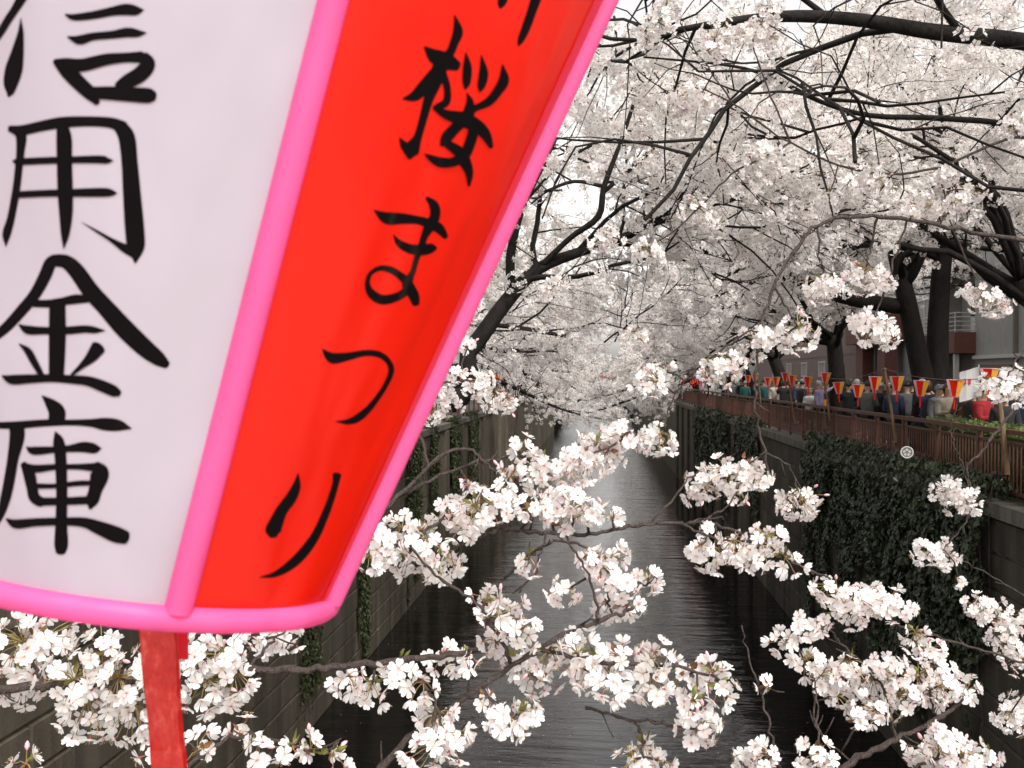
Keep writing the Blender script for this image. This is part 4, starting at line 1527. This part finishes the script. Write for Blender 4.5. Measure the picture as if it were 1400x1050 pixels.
for i in range(40):
    px = 985 + i * 10.2 + rp.uniform(-5, 5)
    coat, hair = rp.choice(('black', 'black', 'navy', 'grey', 'brown')), rp.choice(('black', 'black', 'brown', 'grey'))
    lg, ps = rp.choice((0, 0, 1)), rp.choice(('stand', 'stand', 'hold', 'photo'))
    spot = next(w for lim, w in SPOTS if px < lim)
    act = {'stand': '', 'hold': ', hands joined', 'photo': ', hands raised'}[ps]
    lab = 'person in %s with %s%s hair%s, %s' % (coat, 'long ' if lg else 'short ', hair, act, spot)
    x = rp.uniform(7.2, 9.2)
    if lab in seen: lab = lab.replace('person in', 'farther person in' if x > seen[lab] else 'nearer person in')
    seen[lab] = x
    PEOPLE.append((px, x, rp.uniform(0, 360), ps, coat, hair, lab, dict(h=rp.uniform(.94, 1.05), long=lg)))
for px, x, fc, ps, ct, hr, lab, kw in PEOPLE: person(px, x, fc, ps, ct, hr, lab, **kw)

# ------------------------------------------------------------------ near boughs: every cluster a part, every flower its sub-part
def flower_mesh(seed, cup, pink, nst=12, missing=0):
    r = random.Random(seed)
    V, Fc, mi, heart = [], [], [], []

    def add(p, h):
        V.append(p); heart.append(h); return len(V) - 1

    for k in range(5 - missing):
        a0 = k * 1.2566 + r.uniform(-.09, .09)
        c = cup + r.uniform(-.12, .12)
        wd = r.uniform(.92, 1.12)
        roll = r.uniform(-.12, .12)
        ln = r.uniform(.94, 1.06)
        prof = [(.07, .045), (.34, .215), (.62, .365), (.86, .35)]
        rows = []
        for (u, w) in prof:
            z = c * u * u * (1 if cup < .8 else 1) - .03
            row = []
            for j, t_ in enumerate((-1, 0, 1)):
                yy = w * wd * t_
                zz = z + .10 * abs(t_) * u + roll * t_ * u + r.uniform(-.012, .012)
                # a strongly cupped petal shortens as it rises
                uu = u * ln * math.cos(min(1.2, max(0, c) * .8 * u))
                row.append(add((uu * math.cos(a0) - yy * math.sin(a0), uu * math.sin(a0) + yy * math.cos(a0), zz), max(0, 1 - u * 1.15)))
            rows.append(row)
        tips = []
        for (u, t_) in ((1.0, -.55), (.93, 0), (1.0, .55)):
            yy = .35 * wd * t_
            uu = u * ln * math.cos(min(1.2, max(0, c) * .8 * u))
            tips.append(add((uu * math.cos(a0) - yy * math.sin(a0), uu * math.sin(a0) + yy * math.cos(a0), c * u * u - .03 + .05 * abs(t_) + roll * t_), 0))
        rows.append(tips)
        for i in range(4):
            for j in range(2):
                Fc.append((rows[i][j], rows[i + 1][j], rows[i + 1][j + 1], rows[i][j + 1])); mi.append(0)
    # stamens with anthers
    for k in range(nst):
        a = k * 6.2832 / nst + r.uniform(-.2, .2)
        L = r.uniform(.30, .52); up = r.uniform(.28, .5)
        tip = Vector((L * math.cos(a), L * math.sin(a), up))
        sd_ = Vector((-math.sin(a), math.cos(a), 0)) * .014
        n = len(V)
        for p in (sd_, -sd_, tip * .98 - sd_ * .5, tip * .98 + sd_ * .5): add(tuple(p), 0)
        Fc.append((n, n + 1, n + 2, n + 3)); mi.append(1)
        n = len(V)
        q = .042
        for p in ((q, 0, 0), (-q * .5, q * .87, 0), (-q * .5, -q * .87, 0), (0, 0, q * 1.3)): add(tuple(tip + Vector(p)), 0)
        for f in ((0, 1, 3), (1, 2, 3), (2, 0, 3)):
            Fc.append(tuple(n + i for i in f)); mi.append(2)
    # calyx tube and sepals behind
    n = len(V)
    for (rr, z) in ((.11, .0), (.10, -.16), (.045, -.34)):
        for j in range(6): add((rr * math.cos(j * 1.047), rr * math.sin(j * 1.047), z), 1)
    for i in range(2):
        for j in range(6):
            Fc.append((n + i * 6 + j, n + (i + 1) * 6 + j, n + (i + 1) * 6 + (j + 1) % 6, n + i * 6 + (j + 1) % 6)); mi.append(3)
    n = len(V)
    for j in range(5): add((.10 * math.cos(j * 1.2566), .10 * math.sin(j * 1.2566), .035), 1)
    Fc.append(tuple(range(n, n + 5))); mi.append(3 if pink else 1)
    me = mesh('flower', V, Fc, [M['petal_pink' if pink else 'petal'], M['filament'], M['stamen'], M['calyx']], mi)
    sm = [m == 0 for m in mi]
    me.polygons.foreach_set('use_smooth', sm)
    at = me.attributes.new('heart', 'FLOAT', 'POINT')
    at.data.foreach_set('value', heart)
    return me


FL = [flower_mesh(1, .10, False), flower_mesh(2, .25, False), flower_mesh(3, .02, False), flower_mesh(4, .45, False), flower_mesh(5, .18, False, missing=0), flower_mesh(6, .8, False, 6)]
FLP = [flower_mesh(11, .10, True), flower_mesh(12, .3, True), flower_mesh(13, .0, True)]
NFL = 0


def leaflet(mb, p, d, L, r):
    a = d.cross(Vector((r.gauss(0, 1), r.gauss(0, 1), r.gauss(0, 1)))).normalized() * L * .24
    n = d.cross(a).normalized() * L * .10
    mb.add([p, p + d * L * .35 + a, p + d * L * .72 + a * .7 - n, p + d * L - n * 2, p + d * L * .72 - a * .7 - n, p + d * L * .35 - a, p + d * L * .5 + n * .6],
           [(0, 1, 6), (1, 2, 6), (2, 3, 6), (3, 4, 6), (4, 5, 6), (5, 0, 6)])


def bough(label, twigs, clusters, seed, pink=.12, green=.5, fill=1.0):
    """twigs: [(path of (px, py, depth), r0, r1)]; clusters: (px, py, radius px[, depth[, squash]])"""
    global NFL
    r = random.Random(seed)
    paths = []
    for pth, r0, r1 in twigs:
        pts = catmull([P(*q) for q in pth], 6)
        pts = [p + Vector((r.gauss(0, 1), r.gauss(0, 1), r.gauss(0, 1))) * .0022 * (0 if i in (0, len(pts) - 1) else 1) for i, p in enumerate(pts)]
        paths.append((pts, list(np.linspace(r0, r1, len(pts)))))
    org = paths[0][0][0]
    root = empty('cherry_branch', org)
    tag(root, label, 'branch', 'blossoming branches reaching in front of the bridge')
    mb = MB()
    for pts, rr in paths:
        # knuckles and spurs make the wood uneven
        rr2 = [x * (1 + (.28 if r.random() < .16 else 0) + r.uniform(-.07, .07)) for x in rr]
        mb.tube([p - org for p in pts], rr2, 7)
        for i in range(2, len(pts) - 1):
            if r.random() < .13:
                d = (pts[i + 1] - pts[i]).normalized()
                s = side_dir(r, d, r.uniform(.6, 1.2), 1)
                L = r.uniform(.01, .05)
                q = pts[i] - org
                mb.tube([q, q + s * L * .6, q + s * L + Vector((0, 0, .004))], [min(rr[i] * .6, .0028), .0018, .0012], 4)
    allp = [(p, x) for pts, rr in paths for p, x in zip(pts, rr)]
    for c in clusters:
        t0 = c[3] if len(c) > 3 and c[3] else None
        if t0 is None:
            # depth of the twig point nearest on the sight line
            best = min(allp, key=lambda q: ((q[0] - EYE).normalized() - (P(c[0], c[1], 1) - EYE).normalized()).length)
            t0 = (best[0] - EYE).dot(CF) + r.uniform(-.05, .05)
        C = P(c[0], c[1], t0)
        R = c[2] * t0 / F
        sq = c[4] if len(c) > 4 else r.uniform(.8, 1.0)
        A = min(allp, key=lambda q: (q[0] - C).length)
        hub = C + (A[0] - C).normalized() * min((A[0] - C).length, R * .45) + Vector((0, 0, R * .12))
        if (A[0] - hub).length > .004:
            mid = A[0].lerp(hub, .5) + Vector((r.gauss(0, .3), r.gauss(0, .3), r.gauss(0, .3))) * (A[0] - hub).length * .25
            mb.tube([A[0] - org, mid - org, hub - org], [min(A[1] * .8, .0032), .0026, .0022], 5)
        fr = .0160
        N = int(max(4, min(34, fill * 2.55 * (max(R - fr * .35, .006) / fr) ** 2)))
        cl = MB(); cmi = []
        def mark(i):
            while len(cmi) < len(cl.f): cmi.append(i)
        cobj = None
        place = []
        g0 = r.uniform(0, 6.28)
        for i in range(N):
            z = 1 - 2 * (i + .5) / N
            a = g0 + i * 2.39996
            q = math.sqrt(max(0, 1 - z * z))
            d = Vector((q * math.cos(a), q * math.sin(a), z)) + Vector((r.gauss(0, .2), r.gauss(0, .2), r.gauss(0, .2)))
            d.normalize()
            if d.z > .72 and r.random() < .45: continue
            rad_ = (R - fr * .45) * r.uniform(.62, 1.2)
            fp = C + Vector((d.x * rad_, d.y * rad_, d.z * rad_ * sq))
            fd = ((fp - hub).normalized() * .75 + d * .6 + Vector((r.gauss(0, .38), r.gauss(0, .38), r.gauss(0, .38) - .08))).normalized()
            place.append((fp, fd))
            back = fp - fd * fr * .34
            mid = hub.lerp(back, .55) + Vector((0, 0, .004))
            cl.tube([hub - C, mid - C, back - C], .0008, 3, cap=False)
        mark(0)
        # leaflets, scales and buds round the hub
        if r.random() < green + .2:
            for k in range(r.randint(2, 5)):
                d = Vector((r.gauss(0, 1), r.gauss(0, 1), abs(r.gauss(.5, .8)))).normalized()
                leaflet(cl, hub - C + d * R * .2, d, r.uniform(.012, .024), r)
            mark(1 if r.random() < .65 else 2)
        for k in range(r.randint(2, 4)):
            d = Vector((r.gauss(0, 1), r.gauss(0, 1), r.gauss(0, 1))).normalized()
            leaflet(cl, hub - C, d, .011, r)
        mark(2)
        for k in range(r.choice((0, 0, 0, 0, 1, 2))):
            d = Vector((r.gauss(0, 1), r.gauss(0, 1), r.gauss(.6, 1))).normalized()
            e = C + d * R * r.uniform(.75, 1.1)
            cl.tube([hub - C, hub.lerp(e, .6) - C, e - C], .0008, 3, cap=False); mark(0)
            dd = (e - hub).normalized()
            cl.tube([e - C, e - C + dd * .004, e - C + dd * .009, e - C + dd * .013], [.0015, .0034, .0030, .0008], 6); mark(3)
        cm = mesh('blossom_cluster', cl.v, cl.f, [M['pedicel'], M['young_leaf'], M['bronze_leaf'], M['bud']], cmi)
        cobj = link('blossom_cluster', cm, None, root)
        cobj.location = C - org
        pk = r.random() < pink
        for fp, fd in place:
            pool = FLP if (pk and r.random() < .6) or r.random() < .26 else FL
            me = r.choice(pool)
            o = link('flower', me, None, cobj)
            o.location = fp - C
            qn = fd.to_track_quat('Z', 'Y') @ Quaternion((0, 0, 1), r.uniform(0, 6.28))
            o.rotation_mode = 'QUATERNION'
            o.rotation_quaternion = qn
            s = fr * r.uniform(.88, 1.16)
            o.scale = (s, s, s)
            NFL += 1
    mb.build('twig', M['twig'], root, smooth=True)
    return root


D1 = 1.62
bough('heavy blossom branch behind the lantern pole, its bare dark wood crossing the pale wall',
      [([(-90, 985, 1.5), (0, 945, 1.55), (120, 935, 1.6), (240, 925, 1.62), (335, 917, D1), (400, 916, D1), (470, 911, D1), (560, 902, D1), (640, 893, D1)], .0078, .0055),
       ([(60, 945, 1.57), (40, 900, 1.6), (20, 860, 1.62)], .004, .002), ([(335, 917, D1), (360, 890, 1.66), (390, 862, 1.7)], .003, .002),
       ([(540, 904, D1), (575, 930, D1), (598, 975, 1.6), (603, 1020, 1.58)], .004, .002)],
      [(22, 880, 46), (75, 872, 44), (92, 925, 44), (30, 940, 40), (120, 975, 44), (165, 935, 46), (185, 985, 42), (215, 915, 40), (140, 885, 34), (262, 895, 36), (300, 890, 42), (318, 938, 36), (278, 945, 36), (388, 868, 34, 1.75), (360, 878, 28, 1.75),
       (478, 935, 30), (508, 950, 26), (545, 915, 30), (572, 942, 28), (608, 905, 28), (642, 905, 22), (592, 985, 34), (622, 1012, 34), (585, 1030, 36)], 1, .1, .7)
bough('blossom branch hanging in front of the stained wall beneath the bare dark wood',
      [([(180, 1090, 1.4), (240, 1060, 1.42), (300, 1015, 1.45), (345, 1005, 1.46), (400, 1020, 1.46), (450, 1030, 1.46)], .004, .002), ([(180, 1090, 1.4), (60, 1105, 1.4), (-20, 1090, 1.4), (20, 1060, 1.4), (35, 1045, 1.4)], .003, .002)],
      [(270, 1018, 32), (215, 1032, 34), (330, 998, 24), (352, 1030, 24), (395, 1030, 26), (430, 1020, 30), (462, 1040, 26), (36, 1048, 24)], 2, .5, .8, .7)
bough('large blossom branch over the middle of the dark water with greenish hubs',
      [([(480, 1095, 1.6), (560, 1008, 1.64), (640, 950, 1.66), (700, 912, 1.68), (770, 868, 1.7), (835, 845, 1.72), (865, 832, 1.74)], .0062, .003),
       ([(700, 912, 1.68), (690, 880, 1.68), (668, 850, 1.68), (650, 822, 1.68), (600, 790, 1.7), (560, 745, 1.72)], .004, .002),
       ([(740, 888, 1.69), (820, 905, 1.66), (900, 910, 1.66), (975, 925, 1.66), (1000, 950, 1.68)], .004, .002),
       ([(812, 853, 1.71), (818, 840, 1.71), (800, 775, 1.71), (775, 740, 1.71)], .0028, .0018),
       ([(560, 1008, 1.64), (640, 1000, 1.63), (690, 985, 1.62)], .003, .002)],
      [(692, 840, 34), (665, 822, 26), (715, 868, 28), (672, 880, 26), (705, 905, 28), (748, 905, 32), (790, 885, 34), (738, 935, 28), (805, 925, 34), (850, 905, 36), (838, 945, 30), (895, 900, 32), (890, 945, 32), (935, 930, 36), (975, 915, 24), (985, 945, 28), (945, 970, 24),
       (690, 985, 34), (720, 975, 26), (668, 965, 20)], 3, .35, .9)
bough('short twig with two blossom balls low over the water',
      [([(800, 968, 1.72), (850, 980, 1.7), (905, 990, 1.7), (960, 998, 1.7)], .003, .002), ([(868, 984, 1.7), (878, 1010, 1.68), (880, 1035, 1.66)], .0025, .0018)],
      [(955, 998, 34), (972, 985, 20), (880, 1028, 30), (860, 1045, 26), (905, 1045, 24)], 4, .3, .6)
bough('blossom sprig with deep pink hearts over the grey middle of the water',
      [([(690, 790, 1.9), (740, 748, 1.85), (790, 742, 1.83), (815, 770, 1.82), (828, 810, 1.82), (838, 840, 1.8)], .003, .002), ([(815, 770, 1.82), (850, 790, 1.8), (885, 800, 1.8)], .0025, .0018), ([(740, 748, 1.85), (722, 765, 1.86)], .0022, .0016)],
      [(838, 758, 26), (822, 785, 26), (850, 800, 28), (830, 832, 28), (862, 828, 24), (888, 795, 26), (768, 812, 26), (722, 774, 22), (805, 765, 22)], 5, .8, .5)
bough('long horizontal bare twig across the water with blossoms at the lantern side',
      [([(420, 800, 1.75), (500, 762, 1.8), (570, 738, 1.85), (640, 738, 1.88), (690, 724, 1.9), (740, 727, 1.9), (790, 731, 1.92), (840, 726, 1.95), (880, 718, 1.98), (930, 716, 2.0), (965, 716, 2.02), (1005, 726, 2.04), (1040, 742, 2.05)], .0055, .0028),
       ([(880, 718, 1.98), (905, 700, 2.0), (935, 662, 2.04), (955, 645, 2.06)], .0026, .0016), ([(940, 716, 2.0), (985, 700, 2.02), (1010, 672, 2.05)], .0026, .0016),
       ([(745, 727, 1.9), (738, 760, 1.88), (728, 790, 1.87), (700, 812, 1.86)], .0022, .0014), ([(570, 738, 1.85), (620, 700, 1.88), (665, 690, 1.9)], .003, .002)],
      [(498, 735, 26), (510, 765, 26), (530, 745, 34), (558, 768, 30), (585, 750, 32), (600, 780, 30), (545, 718, 26), (575, 722, 24), (622, 775, 20),
       (620, 705, 30), (650, 700, 36), (680, 695, 30), (635, 722, 26), (728, 695, 28), (755, 690, 30), (785, 688, 30), (805, 700, 26), (835, 704, 22), (770, 712, 22), (690, 672, 20)], 6, .3, .6)
bough('twigs arching from the lantern edge to the highest blossom spray over the water',
      [([(480, 740, 1.9), (545, 678, 1.95), (608, 620, 2.0), (645, 617, 2.02), (672, 640, 2.02), (695, 665, 2.02)], .0045, .0022),
       ([(470, 735, 1.92), (560, 672, 1.98), (640, 636, 2.05), (700, 625, 2.1), (760, 632, 2.12), (830, 612, 2.15), (862, 590, 2.18)], .0042, .002),
       ([(545, 560, 2.1), (575, 600, 2.05), (585, 640, 2.0)], .0036, .003)],
      [(712, 610, 20), (722, 632, 24), (700, 648, 22), (745, 640, 30), (772, 650, 28), (790, 625, 28), (812, 605, 26), (835, 598, 26), (830, 625, 28), (850, 595, 22), (735, 662, 20), (805, 645, 26), (640, 665, 10)], 7, .25, .8)
D2 = 2.35
bough('branch curving down from above to a chain of round white blossom balls',
      [([(1440, 335, 2.7), (1330, 318, 2.6), (1230, 299, 2.5), (1160, 296, 2.45), (1118, 308, 2.42), (1085, 345, 2.4), (1058, 392, 2.38), (1042, 440, 2.36), (1034, 500, D2), (1034, 560, D2), (1046, 618, D2), (1052, 660, D2)], .0060, .0026),
       ([(1118, 308, 2.42), (1122, 350, 2.42), (1126, 385, 2.42)], .003, .002), ([(1200, 298, 2.48), (1190, 340, 2.5), (1184, 370, 2.5)], .003, .002), ([(1240, 300, 2.52), (1215, 380, 2.52), (1196, 440, 2.5)], .003, .002),
       ([(1058, 392, 2.38), (1075, 420, 2.38), (1090, 445, 2.38)], .0028, .002), ([(1046, 618, D2), (1078, 636, D2), (1092, 675, D2)], .0024, .0018), ([(1046, 618, D2), (1020, 636, D2), (1000, 650, D2)], .0024, .0018), ([(1042, 440, 2.36), (1000, 470, 2.36), (960, 500, 2.38), (935, 520, 2.4), (915, 556, 2.4), (908, 590, 2.4)], .0028, .0016)],
      [(1124, 395, 28), (1138, 388, 20), (1182, 380, 28), (1205, 384, 20), (1195, 452, 30), (1212, 462, 20), (1178, 440, 20), (1090, 456, 31), (1072, 462, 18), (1032, 474, 26), (1045, 462, 18), (985, 506, 27), (1004, 498, 20), (970, 512, 18), (890, 522, 27), (905, 508, 16), (880, 606, 20), (897, 602, 27), (914, 610, 16),
       (962, 664, 28), (945, 680, 16), (990, 652, 32), (1022, 648, 32), (1040, 655, 20), (1008, 676, 18), (1090, 690, 31), (1105, 682, 20)], 8, .2, .6)
bough('blossom spray at the end of the horizontal twig where the water meets the fenced wall',
      [([(930, 716, 2.0), (985, 738, 2.0), (1040, 742, 2.0), (1085, 768, 2.02), (1135, 792, 2.05)], .003, .002)],
      [(955, 755, 22), (972, 758, 30), (1000, 752, 28), (1030, 748, 34), (1052, 738, 26), (1030, 772, 20), (1080, 772, 22), (965, 722, 10)], 9, .2, .5)
bough('thick grey branch with the broad blossom mass in front of the ivy',
      [([(1130, 1075, 2.0), (1165, 1042, 2.02), (1224, 1010, 2.05), (1281, 983, 2.08), (1312, 962, 2.1)], .0075, .004), ([(1224, 1010, 2.05), (1214, 960, 2.08), (1190, 915, 2.1), (1150, 880, 2.12), (1130, 850, 2.13)], .0035, .002),
       ([(1440, 915, 2.4), (1370, 897, 2.3), (1300, 876, 2.22), (1240, 858, 2.18), (1190, 835, 2.15), (1140, 812, 2.12)], .0035, .002), ([(1281, 983, 2.08), (1270, 945, 2.1), (1262, 900, 2.12)], .003, .002),
       ([(1165, 1042, 2.02), (1120, 1000, 2.05), (1112, 940, 2.08), (1100, 905, 2.1)], .0025, .0018)],
      [(1128, 805, 24), (1148, 818, 30), (1178, 818, 32), (1205, 822, 32), (1230, 832, 24), (1165, 840, 26), (1070, 877, 22), (1102, 860, 24), (1122, 855, 20), (1105, 905, 28), (1132, 925, 30), (1160, 915, 28), (1148, 950, 26), (1190, 935, 32), (1220, 915, 32), (1250, 925, 30), (1238, 950, 26), (1282, 915, 26), (1295, 940, 28), (1325, 942, 22), (1192, 975, 28), (1175, 985, 20), (1212, 968, 22), (1255, 878, 24), (1276, 890, 20), (1270, 952, 24)], 10, .3, .7)
bough('slim twig with two blossom balls hanging in front of the ivy curtain',
      [([(1440, 470, 2.9), (1400, 540, 2.85), (1364, 588, 2.8), (1340, 620, 2.78), (1322, 638, 2.76), (1326, 660, 2.75), (1330, 690, 2.74), (1312, 725, 2.73), (1290, 750, 2.72)], .0045, .0018), ([(1330, 700, 2.74), (1318, 640, 2.76), (1304, 606, 2.78), (1302, 575, 2.8), (1310, 545, 2.8)], .002, .0014)],
      [(1292, 672, 22), (1310, 682, 26), (1325, 690, 18), (1300, 660, 14), (1268, 758, 22), (1288, 760, 24), (1260, 748, 14), (1312, 795, 11)], 11, .1, .4)
bough('branch at the right edge with small grey white blossom balls before the bare panels',
      [([(1450, 850, 2.9), (1400, 815, 2.85), (1350, 785, 2.8), (1310, 762, 2.78)], .003, .0016), ([(1450, 960, 2.8), (1400, 905, 2.8), (1360, 868, 2.8), (1340, 842, 2.8)], .003, .0016)],
      [(1332, 828, 20), (1352, 835, 24), (1370, 868, 24), (1395, 850, 24), (1382, 890, 22), (1400, 905, 26), (1392, 965, 24), (1375, 985, 22), (1402, 985, 24)], 12, .05, .4)
bough('lowest blossom sprays with buds, rising on thin twigs between water and ivy',
      [([(1075, 1080, 1.9), (1056, 1010, 1.92), (1040, 950, 1.94), (1024, 900, 1.96), (1014, 855, 1.98)], .003, .0013), ([(1100, 1085, 1.85), (1112, 1050, 1.86), (1118, 1000, 1.88), (1115, 940, 1.92), (1110, 920, 1.94)], .0025, .0015), ([(1040, 950, 1.94), (1052, 935, 1.94)], .002, .0013),
       ([(1200, 1085, 1.8), (1250, 1050, 1.82), (1300, 1035, 1.84), (1350, 1030, 1.86)], .0035, .002)],
      [(1044, 936, 15), (1020, 1035, 26), (1045, 1038, 26), (1112, 1032, 28), (1128, 1045, 20), (1262, 1032, 28), (1292, 1025, 34), (1322, 1035, 32), (1348, 1040, 24), (1282, 998, 11)], 13, .35, .8)
bough('blossom sprays hanging beside the lantern edge above the mossy wall',
      [([(540, 440, 2.6), (575, 480, 2.6), (600, 520, 2.6), (640, 520, 2.6), (675, 532, 2.6)], .005, .002), ([(600, 520, 2.6), (596, 560, 2.6)], .0025, .0018)],
      [(598, 535, 24), (612, 550, 22), (590, 568, 20), (620, 512, 18), (640, 470, 16), (655, 530, 22), (675, 545, 24), (692, 556, 18), (662, 515, 16)], 14, .1, .4)
bough('white blossom ball at the right edge hiding part of the red jacket',
      [([(1445, 430, 2.6), (1410, 470, 2.55), (1385, 500, 2.5), (1375, 525, 2.5)], .0035, .002)],
      [(1362, 530, 24), (1382, 522, 28), (1398, 535, 24), (1352, 520, 14)], 15, .1, .3)
UPP = [(940, 130, 26), (925, 145, 20), (960, 142, 20), (1040, 38, 26), (1018, 50, 24), (1060, 55, 20), (985, 48, 26), (975, 70, 20), (1050, 14, 22), (900, 30, 26), (885, 50, 22), (915, 12, 22), (832, 325, 22), (818, 335, 16), (882, 344, 22), (898, 352, 16), (762, 388, 20), (750, 400, 14), (950, 290, 24), (968, 300, 20), (1262, 285, 26), (1285, 295, 22), (1242, 296, 18),
       (1048, 210, 24), (1030, 220, 16), (1180, 240, 26), (1200, 255, 20), (1160, 258, 18), (1385, 175, 22), (1398, 160, 20), (866, 462, 20), (880, 470, 14), (810, 232, 18), (1345, 410, 26), (1365, 420, 22), (1325, 400, 16), (1130, 278, 18), (1330, 262, 22), (1310, 275, 18), (1295, 240, 20)]
bough('high blossom balls on slim twigs under the thick bough at the top of the view',
      [([(1460, 200, 4.0), (1380, 190, 3.9), (1280, 230, 3.8), (1180, 235, 3.7), (1080, 195, 3.6), (1000, 140, 3.5), (930, 110, 3.5)], .007, .002), ([(1080, 195, 3.6), (1050, 120, 3.6), (1030, 60, 3.6), (1050, 10, 3.6)], .004, .002), ([(1000, 140, 3.5), (950, 70, 3.5), (900, 30, 3.5)], .003, .002),
       ([(1280, 230, 3.8), (1310, 330, 3.7), (1345, 400, 3.6)], .0035, .002), ([(1080, 195, 3.6), (1000, 240, 3.6), (955, 285, 3.6), (890, 335, 3.6), (825, 325, 3.6), (770, 380, 3.6)], .004, .0018), ([(890, 335, 3.6), (880, 400, 3.6), (868, 455, 3.6)], .002, .0014), ([(955, 285, 3.6), (880, 260, 3.6), (812, 232, 3.6)], .0022, .0014)],
      UPP, 16, .3, .5, 1.0)
print('FLOWERS', NFL)
